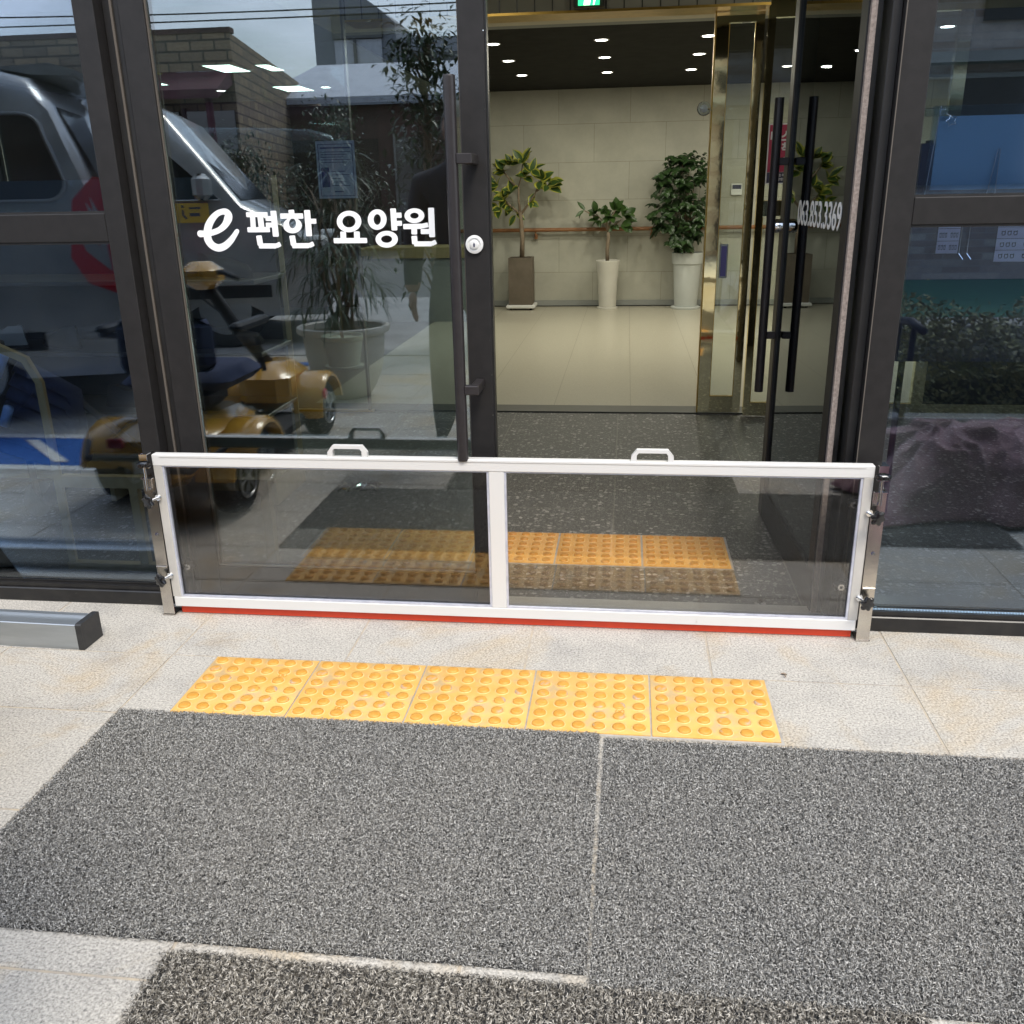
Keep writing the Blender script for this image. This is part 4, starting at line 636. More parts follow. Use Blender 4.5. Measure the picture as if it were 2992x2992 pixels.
# ================================================================== coil mats
def coil_mat(name, label, x0, x1, y0, y1, n, mt, r=.0038, wdt=.00125, zt=.011, ribs=0, skew=0):
    """loops of extruded vinyl: every strand is a short curved ribbon of real geometry"""
    rs = np.random.default_rng(abs(hash(label)) % 1000 if False else len(label)*7)
    cx = rs.uniform(x0, x1, n); cy = rs.uniform(y0, y1, n); cz = rs.uniform(.25, 1, n)*zt
    if ribs: cx = np.round(cx/ribs)*ribs+rs.normal(0, ribs*.17, n); cz *= rs.uniform(.7, 1.0, n)
    edge = np.minimum.reduce([cx-x0, x1-cx, cy-y0, y1-cy]); cz *= np.clip(.55+edge*40, .55, 1)
    cx += rs.normal(0, .0022, n); cy += rs.normal(0, .0022, n)
    K = 5
    ax = rs.normal(size=(n, 3)); ax[:, 2] *= .9; ax /= np.linalg.norm(ax, axis=1)[:, None]
    u = np.cross(ax, rs.normal(size=(n, 3))); u /= np.linalg.norm(u, axis=1)[:, None]; w = np.cross(ax, u)
    rad = r*rs.uniform(.6, 1.35, n); span = rs.uniform(2.6, 5.2, n); wd = wdt*rs.uniform(.7, 1.25, n)
    cen = np.stack([cx+skew*(cy-y0), cy, cz], 1)
    V = np.empty((n, K, 2, 3)); 
    for k in range(K):
        t = (k/(K-1)-.5)*span
        rr = (u*np.cos(t)[:, None]+w*np.sin(t)[:, None])
        pc = cen+rr*rad[:, None]+ax*((k/(K-1)-.5)*rad*.9)[:, None]
        off = (ax*.8+rr*.35)*(wd/2)[:, None]
        V[:, k, 0] = pc-off; V[:, k, 1] = pc+off
    V = V.reshape(n, K*2, 3); V[:, :, 2] = np.clip(V[:, :, 2], .0022, None)
    base = (np.arange(n)*K*2)[:, None]
    Q = np.concatenate([base+np.array([[2*k, 2*k+1, 2*k+3, 2*k+2]]) for k in range(K-1)], 0)
    t = wthing(name, label, 'door mat', ((x0+x1)/2, (y0+y1)/2, 0), 'coil door mats')
    npmesh('coils', V.reshape(-1, 3), Q, mt, t)
    q = MB(); sk_ = skew*(y1-y0); q.prism([(x0+.001, y0+.001), (x1-.001, y0+.001), (x1-.001+sk_, y1-.001), (x0+.001+sk_, y1-.001)], 'z', .0005, .0032+.0004*(len(label) % 3)); q.build('backing', 'matback', t)
    return t
DENS = 48000
coil_mat('coil_mat', 'grey curly vinyl mat at the left, its top edge on the yellow slabs', -1.245, -.0385, 1.162, 1.868, int(1.209*.706*DENS*4.2), 'vinyl')
coil_mat('coil_mat', 'grey curly vinyl mat at the right, reaching out of the frame', -.0340, 1.40, 1.1345, 1.850, int(1.43*.70*DENS*4.2), 'vinyl', skew=.012)
coil_mat('coil_mat', 'coarser browner ribbed curly mat nearest the camera', -.755, .487, .45, 1.139, int(1.242*.69*DENS*2.6), 'vinyl2', r=.0044, wdt=.0017, zt=.014, ribs=.0155)
# ================================================================== inner gold sliding door
GY = 5.20
sd_ = wthing('sliding_door', 'gold mirror framed glass door slid open to the right', 'door', (.53, GY, 0))
q = MB(); q.box(.4135, .4205, GY-.022, GY+.022, .012, 2.07); q.build('brass_edge', 'gold_edge', sd_)
for a, b in ((.4207, .484), (.614, .656)):
    q = MB(); q.prism([(a, GY-.0165), (b, GY-.020), (b, GY+.020), (a, GY+.020)], 'z', .015, 2.04); q.build('stile', 'gold', sd_)
q = MB(); q.box(.4842, .6138, GY-.019, GY+.019, .015, .105); q.build('rail', 'gold', sd_)
q = MB(); q.box(.4842, .6138, GY-.019, GY+.019, 1.995, 2.07); q.build('rail', 'gold', sd_)
q = MB(); q.box(.4842, .6138, GY-.004, GY+.004, .1052, 1.9948); q.build('pane', 'gl_inner', sd_)
q = MB(); q.box(.4842, .6138, GY-.0195, GY-.0045, .1052, .1085); q.box(.4842, .4872, GY-.0195, GY-.0045, .1087, 1.99); q.box(.6108, .6138, GY-.0195, GY-.0045, .1087, 1.99); q.build('glazing_bead', 'gold_edge', sd_)
q = MB(); q.bbox(.497, .540, GY-.034, GY-.021, .757, .935, .003); sw = q.build('touch_switch', 'silver', sd_)
q = MB(); q.bbox(.504, .533, GY-.036, GY-.0342, .768, .924, .0008); q.build('switch_face', 'inkblue', sw)
fx = wthing('gold_glass_screen', 'fixed gold mirror framed glass screen beside the sliding door', 'glass screen', (2.1, 5.12, 0))
YF = 5.13
for a, b in ((.665, .70), (1.56, 1.62), (3.54, 3.598)):
    q = MB(); q.prism([(a, YF-.0175), (b, YF-.020), (b, YF+.020), (a, YF+.020)], 'z', .012, 2.299); q.build('stile', 'gold', fx)
for a, b, c_, d_ in ((.7002, 1.5598, .012, .085), (.7002, 1.5598, 1.075, 1.150), (.7002, 1.5598, 2.0, 2.298), (1.6202, 3.5398, .012, .085), (1.6202, 3.5398, 2.0, 2.298)):
    q = MB(); q.box(a, b, YF-.019, YF+.019, c_, d_); q.build('rail', 'gold', fx)
q = MB(); q.box(.7002, 1.5598, YF-.0195, YF-.012, 1.1502, 1.1535); q.box(.7002, 1.5598, YF-.0195, YF-.012, .0852, .0885); q.box(.7002, .7032, YF-.0195, YF-.012, .089, 1.07); q.build('glazing_bead', 'gold_edge', fx)
q = MB(); q.box(1.6202, 3.5398, YF-.012, YF+.012, .0855, 1.9998); q.build('added_dark_panel', 'dark_panel', fx)  # added opaque panel, keeps the lit lobby from showing through the right window
for a, b, z0, z1 in ((.7002, 1.5598, .0855, 1.0748), (.7002, 1.5598, 1.1545, 1.9998)):
    q = MB(); q.box(a, b, YF-.004, YF+.004, z0, z1); q.build('pane', 'gl_inner', fx)
hd = wthing('door_header', 'olive gold header panel over the inner sliding door', 'door header', (-.2, 5.12, 2.07))
q = MB(); q.box(-1.45, .664, 5.06, 5.25, 2.0585, 2.19); q.build('casing', 'olive', hd)
q = MB(); q.box(-1.45, .664, 5.055, 5.25, 2.046, 2.0580); q.build('lower_edge', 'gold_edge', hd)
for i in range(24): q = MB(); q.box(-1.45+i*.088, -1.444+i*.088, 5.0565, 5.0595, 2.0582, 2.19); q.build('groove', 'strip', hd)
q = MB(); q.box(-3.6, 3.6, 5.14, 5.24, 2.30, 2.56); q.box(-1.45, .66, 5.14, 5.24, 2.191, 2.2995); q.build('upper_panel', 'olive', hd)
ls = wthing('glass_screen', 'fixed glass screen with thin dark posts left of the inner doorway', 'glass screen', (-2.4, 5.17, 0))
for x in (-1.50, -2.55, -3.55):
    q = MB(); q.box(x, x+.012, 5.15, 5.19, .012, 2.298); q.build('post', 'strip', ls)
q = MB(); q.box(-3.548, -1.47, 5.152, 5.188, .0, .0118); q.build('rail', 'gold_edge', ls)
q = MB(); q.box(-3.532, -1.502, 5.168, 5.174, .02, 2.29); q.build('pane', 'gl_inner', ls)
# exit sign
ex = wthing('exit_sign', 'green lit exit sign over the inner doorway', 'sign', (-.21, 5.03, 2.06))
q = MB(); q.bbox(-.285, -.135, 5.015, 5.052, 2.062, 2.19, .003); q.build('housing', 'strip', ex)
q = MB(); q.box(-.262, -.158, 5.010, 5.0145, 2.070, 2.185); q.build('green_panel', 'exit_green', ex)
q = MB(); q.prism([(-.235, 2.0705), (-.205, 2.0705), (-.198, 2.12), (-.205, 2.18), (-.232, 2.18), (-.228, 2.12)], 'y', 5.0085, 5.0098); q.prism([(-.190, 2.0705), (-.183, 2.0705), (-.172, 2.12), (-.180, 2.18), (-.187, 2.18), (-.18, 2.12)], 'y', 5.0085, 5.0098); q.build('running_figure', 'exit_white', ex)
# round detector on the glass
dt = wthing('round_detector', 'small round clear detector high beside the gold door edge', 'detector', (.372, 5.14, 1.60))
q = MB(); q.lathe([(.034, 0), (.034, .006), (.028, .014), (.016, .019), (.002, .020)], (.368, 5.05, 1.594), 36, 'y'); q.build('dome', 'acrylic', dt, smooth=True)
q = MB(); q.lathe([(.020, 0), (.018, .005), (.012, .005), (.011, .010), (.002, .011)], (.368, 5.049, 1.594), 30, 'y'); q.build('ring', 'white', dt, smooth=True, autosmooth=40)
q = MB(); q.tube([(.368, 5.056, 1.594), (.400, 5.10, 1.594), (.4145, 5.17, 1.594)], .004, 8); q.build('bracket', 'acrylic', dt)
# poster
po = wthing('poster', 'red face mask poster stuck on the inner glass behind the open door', 'poster', (.79, YF-.006, 1.23))
q = MB(); q.box(.700, .880, YF-.0210, YF-.0200, 1.232, 1.520); q.build('sheet', 'pinkwhite', po)
q = MB(); q.box(.706, .874, YF-.0216, YF-.0211, 1.290, 1.514); q.build('red_field', 'pink', po)
q = MB(); q.box(.706, .874, YF-.0216, YF-.0211, 1.238, 1.289); q.build('black_field', 'ink', po)
YP = YF-.0220
text('poster_title', '마스크', .058, facing((.790, YP, 1.455), (1, 0, 0), (0, 0, 1)), 'pinkwhite', po, bold=.0022)
text('poster_title', '미착용', .050, facing((.792, YP, 1.402), (1, 0, 0), (0, 0, 1)), 'pinkwhite', po, bold=.0022)
text('poster_text', '마스크 미착용시', .016, facing((.786, YP, 1.273), (1, 0, 0), (0, 0, 1)), 'pinkwhite', po, bold=.0004)
text('poster_text', '다 함께합니다.', .016, facing((.786, YP, 1.253), (1, 0, 0), (0, 0, 1)), 'pinkwhite', po, bold=.0004)
q = MB(); q.lathe([(.020, 0), (.019, .0006)], (.790, YP, 1.345), 30, 'y', sy=.8); q.build('mask_picture', 'pinkwhite', po)
# wall fittings
th = wthing('thermostat', 'small white control box on the pale lobby wall', 'thermostat', (1.13, 10.34, 1.14))
q = MB(); q.bbox(1.075, 1.188, 10.335, 10.359, 1.143, 1.258, .004); q.build('case', 'white', th)
q = MB(); q.box(1.086, 1.177, 10.3335, 10.3349, 1.205, 1.246); q.build('display', 'ink', th)
hr = wthing('handrail', 'brown wooden handrail along the pale lobby wall', 'handrail', (0, 10.3, .8))
q = MB(); q.tube([(-1.88, 10.285, .823), (4.3, 10.285, .823)], .020, 16); q.build('rail', 'wood', hr, smooth=True, autosmooth=40)
for x in (-.985, .262, 1.5, 2.75):
    q = MB(); q.bbox(x-.016, x+.016, 10.30, 10.358, .728, .780, .002); q.box(x-.006, x+.006, 10.283, 10.299, .756, .806); q.build('bracket', 'wood', hr)

# ================================================================== lamps
def downlight(x, y, z, label, grp, p=9, r=.044, rt='white'):
    t = thing('downlight', label, 'downlight', (x, y, z), 0, grp)
    q = MB(); q.lathe([(r+.012, 0), (r+.010, -.004), (r+.001, -.004), (r, .002)], (0, 0, 0), 36); q.build('trim_ring', rt, t, smooth=True, autosmooth=40)
    q = MB(); q.lathe([(r-.001, -.0015), (r*.5, -.0016), (.001, -.0017)], (0, 0, 0), 36); q.build('diffuser', 'downlight', t)
    l = bpy.data.lights.new('lamp', 'AREA'); l.shape = 'DISK'; l.size = r*1.8; l.energy = p; l.color = (.99, .95, .77)
    o = bpy.data.objects.new('lamp', l); C.objects.link(o); o.parent = t; o.location = (0, 0, -.008)
    return t
rows = {0: 'nearest', 1: 'middle', 2: 'farthest'}; cols = {-.975: 'left', -.208: 'centre', .530: 'right', 1.36: 'far right', 2.1: 'outer right', 2.9: 'last'}
for cxx in cols:
    for jn, y in enumerate((7.13, 8.03, 9.01)):
        downlight(cxx, y, 2.2118, 'round downlight in the black ceiling, %s of the three in the %s row' % (rows[jn], cols[cxx]), 'downlights in the black lobby ceiling', 2.9)
for i, (x, y) in enumerate(((-2.5, 3.6), (-.9, 3.5), (.9, 3.9), (2.4, 3.6))):  # unseen lamps, added to light the vestibule
    downlight(x, y, 2.5195, ['unseen downlight added to light the left end of the vestibule', 'unseen downlight added over the closed glass door', 'unseen downlight added over the open glass door', 'unseen downlight added to light the right end of the vestibule'][i], 'unseen downlights added to light the vestibule', 2.2)
for x, y, l_ in ((-3.95, 9.3, 'round downlight left of the farthest square panel'), (-2.90, 9.3, 'round downlight right of the farthest square panel')): downlight(x, y, 2.1995, l_, 'downlights in the side room', 2)
def led(x, y, sx, sy, label):
    t = thing('ceiling_panel_light', label, 'ceiling light', (x, y, 2.1985), 0, 'square panel lights in the side room')
    q = MB(); q.box(-sx/2-.012, sx/2+.012, -sy/2-.012, sy/2+.012, -.010, 0); q.build('frame', 'white', t)
    q = MB(); q.box(-sx/2, sx/2, -sy/2, sy/2, -.0115, -.0101); q.build('diffuser', 'ledpanel', t)
for a in ((-3.20, 7.7, .22, .42, 'square panel light nearest, left of the small one, in the side room'), (-2.86, 7.75, .10, .36, 'narrow panel light beside the nearest square one'), (-3.20, 9.25, .26, .42, 'square panel light farthest back in the side room'), (-4.3, 8.4, .3, .42, 'square panel light at the left of the side room')): led(*a)

# ================================================================== potted plants in the lobby
def leaf_add(mb, base, dirv, L, Wd, mi=(0, 0), curl=.25, n=6, up=Vector((0, 0, 1)), rim=None):
    d = Vector(dirv).normalized(); s = d.cross(up); s = s.normalized() if s.length > 1e-4 else Vector((1, 0, 0)); nrm = s.cross(d).normalized()
    base = Vector(base); rows_ = []
    for i in range(n+1):
        t = i/n; w = Wd*.5*math.sin(math.pi*min(.999, t**.85))**.8 if 0 < i < n else .0015
        c = base+d*(L*t)-nrm*(curl*L*t*t)
        rows_.append((c+s*w+nrm*w*.25, c+s*w*.62+nrm*w*.08, c, c-s*w*.62+nrm*w*.08, c-s*w+nrm*w*.25))
    v = [p for r in rows_ for p in r]; f = []; ms = []
    for i in range(n):
        for k in range(4): f.append((i*5+k, i*5+k+1, i*5+6+k, i*5+5+k)); ms.append(mi[1] if (k in (0, 3) or (rim and i in rim)) else mi[0])
    b = len(mb.v); mb.v += [tuple(x) for x in v]; mb.f += [tuple(b+i for i in q) for q in f]; mb.m += ms
def rosette(mb, c, ax, n, L, Wd, mi, rnd, spread=1.0, curl=.3):
    ax = Vector(ax).normalized(); u = ax.orthogonal().normalized(); w = ax.cross(u)
    for k in range(n):
        a = 2*math.pi*(k/n+rnd.uniform(-.06, .06))+rnd.uniform(0, .3); e = rnd.uniform(.1, .9)*spread
        d = (u*math.cos(a)+w*math.sin(a))*e+ax*(1.15-e)*.8
        leaf_add(mb, Vector(c)+ax*rnd.uniform(-.02, .02), d, L*rnd.uniform(.75, 1.1), Wd*rnd.uniform(1.05, 1.35), mi, curl*rnd.uniform(.3, 1.0), up=Vector((rnd.uniform(-.4, .4), -rnd.uniform(.2, 1), rnd.uniform(.3, 1))))
# 1: variegated rubber plant in the square brown pot
rd = random.Random(3)
X, Y = -1.130, 10.13
pl = wthing('rubber_plant', 'yellow edged rubber plant in a square brown pot on a wheeled stand', 'potted plant', (X, Y, 0))
q = MB(); q.box(X-.127, X+.127, Y-.125, Y+.125, .058, .550); p = q.build('pot', 'pot_brown', pl)
q = MB(); q.box(X-.112, X+.112, Y-.11, Y+.11, .548, .5515); q.build('soil', 'soil', pl)
q = MB(); q.bbox(X-.158, X+.158, Y-.155, Y+.155, .022, .0575, .008); st = q.build('stand', 'white', pl)
for sx in (-1, 1):
    for sy in (-1, 1): q = MB(); q.lathe([(.014, -.012), (.014, .012)], (X+sx*.11, Y+sy*.11, .0145), 16, 'x'); q.build('caster', 'rubber', st)
q = MB()
br_ = [[(X+.01, Y, .55), (X+.015, Y, .75), (X+.005, Y, .93), (X-.005, Y, 1.02)], [(X-.005, Y, 1.0), (X-.02, Y, 1.15), (X-.015, Y, 1.27), (X+.01, Y, 1.36), (X+.03, Y, 1.50)], [(X, Y, .99), (X+.09, Y+.02, 1.10), (X+.16, Y, 1.20), (X+.20, Y, 1.33)], [(X-.02, Y, 1.25), (X-.10, Y-.02, 1.33), (X-.17, Y, 1.42)], [(X-.01, Y, 1.0), (X-.1, Y-.05, 1.08), (X-.16, Y, 1.13)], [(X+.17, Y, 1.22), (X+.25, Y, 1.28)]]
for i, b_ in enumerate(br_): q.tube(b_, [.026, .024, .022, .020] if i == 0 else [max(.005, .014-.003*k) for k in range(len(b_))], 10)
q.build('trunk', 'bark', pl, smooth=True)
q = MB(); mi = (0, 1)
for c, ax, n, L, Wd in [((X+.03, Y, 1.50), (0, -.3, 1), 9, .17, .075), ((X-.17, Y, 1.43), (-.5, -.4, .7), 6, .15, .08), ((X+.12, Y, 1.42), (.5, -.4, .6), 6, .16, .075), ((X+.22, Y, 1.33), (.6, -.5, .3), 5, .17, .085), ((X+.30, Y, 1.28), (.5, -.5, .1), 5, .18, .095), ((X+.05, Y, 1.37), (0, -.8, .3), 5, .13, .07),
                        ((X-.17, Y, 1.15), (-.6, -.6, .2), 7, .15, .08), ((X-.10, Y, 1.22), (-.2, -.8, .3), 5, .14, .08), ((X-.22, Y, 1.05), (-.5, -.6, -.2), 6, .13, .075), ((X+.10, Y, 1.10), (.5, -.6, .4), 4, .12, .06), ((X-.10, Y, 1.06), (-.2, -.8, -.2), 6, .13, .08), ((X-.25, Y, 1.30), (-.8, -.4, .2), 5, .15, .075), ((X-.05, Y, .99), (-.2, -.8, -.4), 3, .12, .06), ((X-.10, Y, 1.50), (-.2, -.5, .8), 5, .13, .07)]:
    rosette(q, c, ax, n, L, Wd, mi, rd)
q.build('leaves', ['leaf_green', 'leaf_yellow'], pl, smooth=True)
# 2: small rubber plant in a tall tapered round pot
X, Y = -.196, 10.13
pl = wthing('rubber_plant', 'small dark leaved rubber plant in a tall cream tapered pot', 'potted plant', (X, Y, 0))
q = MB(); q.lathe([(.108, 0), (.112, .004), (.112, .020), (.104, .024), (.095, .024)], (X, Y, 0), 40); q.build('saucer', 'pot_white', pl, smooth=True, autosmooth=35)
q = MB(); q.lathe([(.092, .025), (.096, .10), (.104, .30), (.120, .45), (.130, .500), (.130, .508), (.124, .512), (.118, .508), (.112, .48)], (X, Y, 0), 40); q.build('pot', 'pot_white', pl, smooth=True, autosmooth=50)
q = MB(); q.lathe([(.113, .485), (.001, .488)], (X, Y, 0), 30); q.build('soil', 'soil', pl)
q = MB()
for i, b_ in enumerate([[(X-.005, Y, .48), (X-.01, Y, .62), (X, Y, .74), (X, Y, .80)], [(X, Y, .79), (X-.03, Y, .87), (X-.10, Y, .95), (X-.15, Y, 1.0)], [(X, Y, .79), (X+.06, Y, .86), (X+.13, Y, .92)], [(X, Y, .80), (X+.02, Y, .93), (X+.07, Y, 1.02)], [(X, Y, .79), (X-.02, Y-.02, .9), (X-.04, Y, .98)], [(X-.1, Y, .94), (X-.2, Y, .99), (X-.26, Y, 1.02)]]): q.tube(b_, [.021, .020, .019, .018] if i == 0 else [max(.004, .012-.003*k) for k in range(len(b_))], 10)
q.build('trunk', 'bark', pl, smooth=True)
q = MB(); mi = (0, 0)
for c, ax, n, L, Wd in [((X+.07, Y, 1.03), (.2, -.3, 1), 7, .13, .07), ((X-.13, Y, 1.0), (-.3, -.5, .7), 7, .12, .055), ((X-.05, Y, .99), (0, -.7, .5), 6, .11, .055), ((X+.02, Y, .95), (.2, -.9, .2), 6, .12, .06), ((X+.16, Y, .96), (.9, -.3, .2), 5, .17, .075), ((X+.15, Y, .88), (.7, -.5, -.4), 5, .14, .065), ((X-.26, Y, 1.02), (-1, -.1, .1), 3, .15, .035), ((X-.12, Y, .92), (-.4, -.7, 0), 5, .10, .05), ((X+.05, Y, .87), (.2, -.9, -.3), 4, .09, .045)]:
    rosette(q, c, ax, n, L, Wd, mi, rd)
q.build('leaves', 'leaf_green', pl, smooth=True)
# 3: bushy small leaved tree in a wide pale pot
X, Y = .640, 10.13
pl = wthing('leafy_plant', 'tall bushy small leaved plant in a wide pale grey pot', 'potted plant', (X, Y, 0))
q = MB(); q.lathe([(.150, 0), (.156, .006), (.156, .024), (.146, .028), (.12, .028)], (X, Y, 0), 44); q.build('saucer', 'pot_grey', pl, smooth=True, autosmooth=35)
q = MB(); q.lathe([(.118, .029), (.126, .12), (.142, .42), (.145, .465), (.158, .470), (.164, .572), (.164, .582), (.156, .584), (.150, .575), (.146, .55)], (X, Y, 0), 44); q.build('pot', 'pot_grey', pl, smooth=True, autosmooth=35)
q = MB(); q.lathe([(.148, .555), (.001, .558)], (X, Y, 0), 30); q.build('soil', 'soil', pl)
q = MB(); tips = []
for k in range(9):
    a = rd.uniform(-.25, .12); h = rd.uniform(.95, 1.55); p0 = (X+rd.uniform(-.03, .03), Y+rd.uniform(-.03, .03), .55); p1 = (X+a*.35, Y+rd.uniform(-.06, .03), .55+(h-.55)*.5); p2 = (X+a*rd.uniform(.6, 1), Y+rd.uniform(-.1, .04), h)
    q.tube([p0, p1, p2], [.011, .008, .003], 7); tips.append((p0, p1, p2))
q.build('trunk', 'bark', pl, smooth=True)
q = MB()
def pinnate(c, d, L, n=9):
    d = Vector(d).normalized(); s = d.cross(Vector((0, 0, 1))).normalized()
    for i in range(n):
        t = (i//2+1)/(n//2+1); sg = 1 if i % 2 else -1
        leaf_add(q, Vector(c)+d*L*t+Vector((0, 0, -.12*L*t*t)), d*.5+s*sg*.8+Vector((0, 0, rd.uniform(-.6, .1))), rd.uniform(.05, .078), rd.uniform(.028, .042), (0, 0), .3, 4, up=Vector((0, -rd.uniform(.1, 1), .8)))
for k in range(230):
    h = rd.random(); z = .66+h*.86
    wid = (.13+.20*math.exp(-((h-.42)/.28)**2)+.10*math.exp(-((h-.80)/.16)**2))*(1.0 if h < .95 else .6)
    x = X-.06+rd.uniform(-1, .9)*wid*(.95 if h > .15 else .6); y = Y+rd.uniform(-.18, .10)
    if rd.random() < .16 and .25 < h < .6: continue
    pinnate((x, y, z), (x-X+rd.uniform(-.2, .2)+.02, y-Y+rd.uniform(-.35, .1), rd.uniform(-.25, .25)), rd.uniform(.07, .13))
q.build('leaves', 'leaf_dark', pl, smooth=True)

# ================================================================== behind the right window
bb = wthing('display_board', 'pale blue sheet in a clear acrylic holder hung behind the right window', 'board', (1.1, 2.60, 1.18))
q = MB(); q.box(.772, 1.45, 2.596, 2.599, 1.203, 1.378); q.build('sheet', 'board_blue', bb)
q = MB(); q.box(.757, 1.47, 2.588, 2.5905, 1.188, 1.402); q.box(.757, 1.47, 2.600, 2.6025, 1.188, 1.402); q.build('holder', 'acrylic', bb)
q = MB(); q.prism([(.905, 1.188), (.918, 1.30), (.924, 1.30), (.926, 1.188)], 'y', 2.582, 2.585); q.build('leg', 'acrylic', bb)
q = MB(); q.tube([(.757, 2.587, 1.1885), (.771, 2.586, 1.401)], .0012, 6); q.build('bright_edge', 'clearbead', bb)
q = MB(); q.tube([(.906, 2.581, 1.189), (.919, 2.581, 1.299), (.924, 2.581, 1.299), (.926, 2.581, 1.189)], .0009, 6); q.build('bright_edge', 'clearbead', bb)
q = MB(); q.bbox(.733, .790, 2.580, 2.584, 1.378, 1.397, .001); q.lathe([(.010, 0), (.010, .003), (.006, .005), (.002, .0052)], (.774, 2.580, 1.387), 24, 'y'); hk = q.build('suction_cup', 'acrylic', bb, smooth=True, autosmooth=40)
q = MB(); sp = []
for k in range(11):
    a = math.pi/2+2*math.pi*k/10; r_ = .0135 if k % 2 == 0 else .0075; sp.append((.797+r_*math.cos(a+.3), 2.578, 1.366+r_*math.sin(a+.3)))
q.tube(sp, .0011, 6); q.tube([(.783, 2.578, 1.383), (.792, 2.578, 1.378)], .0011, 6); q.build('star_clip', 'chrome', hk)
def namelist(x0, x1, z0, z1, y, rows_, cols_, label):
    t = wthing('name_list', label, 'notice', ((x0+x1)/2, y, z0), 'white gridded lists behind the right window')
    q = MB(); q.box(x0, x1, y, y+.002, z0, z1); q.build('sheet', 'paper', t)
    q = MB(); w = (x1-x0)/cols_; h = (z1-z0)/rows_
    for r_ in range(rows_):
        if r_: q.box(x0, x1, y-.0008, y-.0002, z0+r_*h, z0+r_*h+.0015)
        for c_ in range(cols_):
            for s_ in range(3):
                a = x0+c_*w+w*(.16+.25*s_); b0 = z0+r_*h+h*.3
                q.box(a, a+w*.17, y-.0009, y-.0003, b0+h*.30, b0+h*.38); q.box(a+w*.02, a+w*.15, y-.0009, y-.0003, b0, b0+h*.07); q.box(a+w*.13, a+w*.17, y-.0012, y-.0010, b0+h*.05, b0+h*.42); q.box(a, a+w*.04, y-.0012, y-.0010, b0+h*.1, b0+h*.33)
    q.build('print', 'ink', t); return t
namelist(1.086, 1.16, .985, 1.11, 3.5, 3, 2, 'small gridded white list, the left of two behind the right window')
namelist(1.285, 1.60, .955, 1.11, 3.5, 4, 4, 'large gridded white list at the right edge behind the window')
sc_ = wthing('list_stand', 'dark stand that carries the two gridded lists', 'stand', (1.35, 3.53, 0))
q = MB(); q.box(1.0, 1.75, 3.512, 3.53, .60, 1.35); q.build('panel', 'ink', sc_)
for x in (1.03, 1.70): q = MB(); q.tube([(x, 3.54, 0.002), (x, 3.54, 1.36)], .012, 10); q.build('leg', 'black_mat', sc_)
q = MB(); q.tube([(1.165, 3.50, 1.12), (1.165, 3.50, .985), (1.178, 3.49, .965)], .0022, 6); q.tube([(1.192, 3.50, 1.12), (1.192, 3.50, .985), (1.205, 3.49, .965)], .0022, 6); q.build('hook', 'chrome', sc_)
# ================================================================== behind the left window and closed door
st = wthing('stroller', 'folded black stroller with pale blue grips behind the left window', 'stroller', (-2.35, 2.95, 0))
for a in (((-2.18, 2.85, .72), (-2.32, 2.95, .42), (-2.50, 3.1, .10)), ((-1.98, 2.95, .62), (-1.75, 3.1, .30), (-1.70, 3.2, .08)), ((-2.05, 2.8, .78), (-2.25, 3.1, .35), (-2.35, 3.25, .08))):
    q = MB(); q.tube(a, .013, 10); q.build('frame_tube', 'black_mat', st, smooth=True)
for a in (((-2.03, 2.78, .745), (-2.085, 2.79, .665)), ((-2.12, 2.80, .635), (-2.155, 2.81, .545)), ((-2.08, 2.82, .56), (-2.12, 2.83, .49))):
    q = MB(); d_ = Vector(a[1])-Vector(a[0]); q.tube([Vector(a[0]), Vector(a[0])+d_*.06, Vector(a[0])+d_*.94, Vector(a[1])], [.008, .017, .017, .008], 14); q.build('grip', 'grip_blue', st, smooth=True)
q = MB()
for k in range(7):
    t0 = k/7; q.tube([(-2.05-.25*t0, 2.86+.1*t0, .70-.35*t0), (-1.92-.15*t0, 2.95+.12*t0, .58-.35*t0), (-2.02-.2*t0, 3.1, .30-.2*t0)], .030, 8)
q.build('folded_seat', 'blue_cloth', st, smooth=True)
for (x, y) in ((-2.50, 3.1), (-1.70, 3.2), (-2.35, 3.25)):
    q = MB(); q.lathe([(.03, -.015), (.072, -.014), (.078, 0), (.072, .014), (.03, .015)], (x, y, .08), 28, 'x'); q.build('wheel', 'rubber', st, smooth=True)
q = MB(); q.tube([(-2.26, 2.72, .40), (-2.23, 2.72, .20), (-2.215, 2.72, .012)], .011, 8); q.box(-2.30, -2.20, 2.70, 2.76, .002, .013); q.build('support_foot', 'grip_blue', st)
fw_ = wthing('wooden_frame', 'pale green yellow bent wood frame standing behind the left window', 'wooden frame', (-1.85, 2.9, 0))
q = MB(); q.tube([(-2.20, 2.74, .80), (-2.02, 2.74, .775), (-1.93, 2.74, .735), (-1.895, 2.74, .66), (-1.895, 2.74, .03)], .016, 4); q.build('upright', 'wood_light', fw_)
q = MB(); q.box(-1.878, -1.18, 2.725, 2.755, .305, .345); q.build('crossbar', 'wood_light', fw_)
q = MB(); q.box(-1.91, -1.18, 2.725, 2.755, .002, .030); q.build('foot_rail', 'wood_light', fw_)
q = MB(); q.box(-1.64, -1.61, 2.727, 2.753, .0305, .3045); q.box(-1.18, -1.15, 2.725, 2.755, .002, .345); q.build('leg', 'wood_light', fw_)
sr = wthing('shoe_rack', 'dark shelved shoe rack behind the closed door', 'shoe rack', (-1.75, 3.7, 0))
for z in (.10, .37, .62, .90): q = MB(); q.bbox(-2.9, -1.42, 3.45, 3.80, z, z+.018, .003); q.build('shelf', 'strip' if z > .2 else 'wood_light', sr)
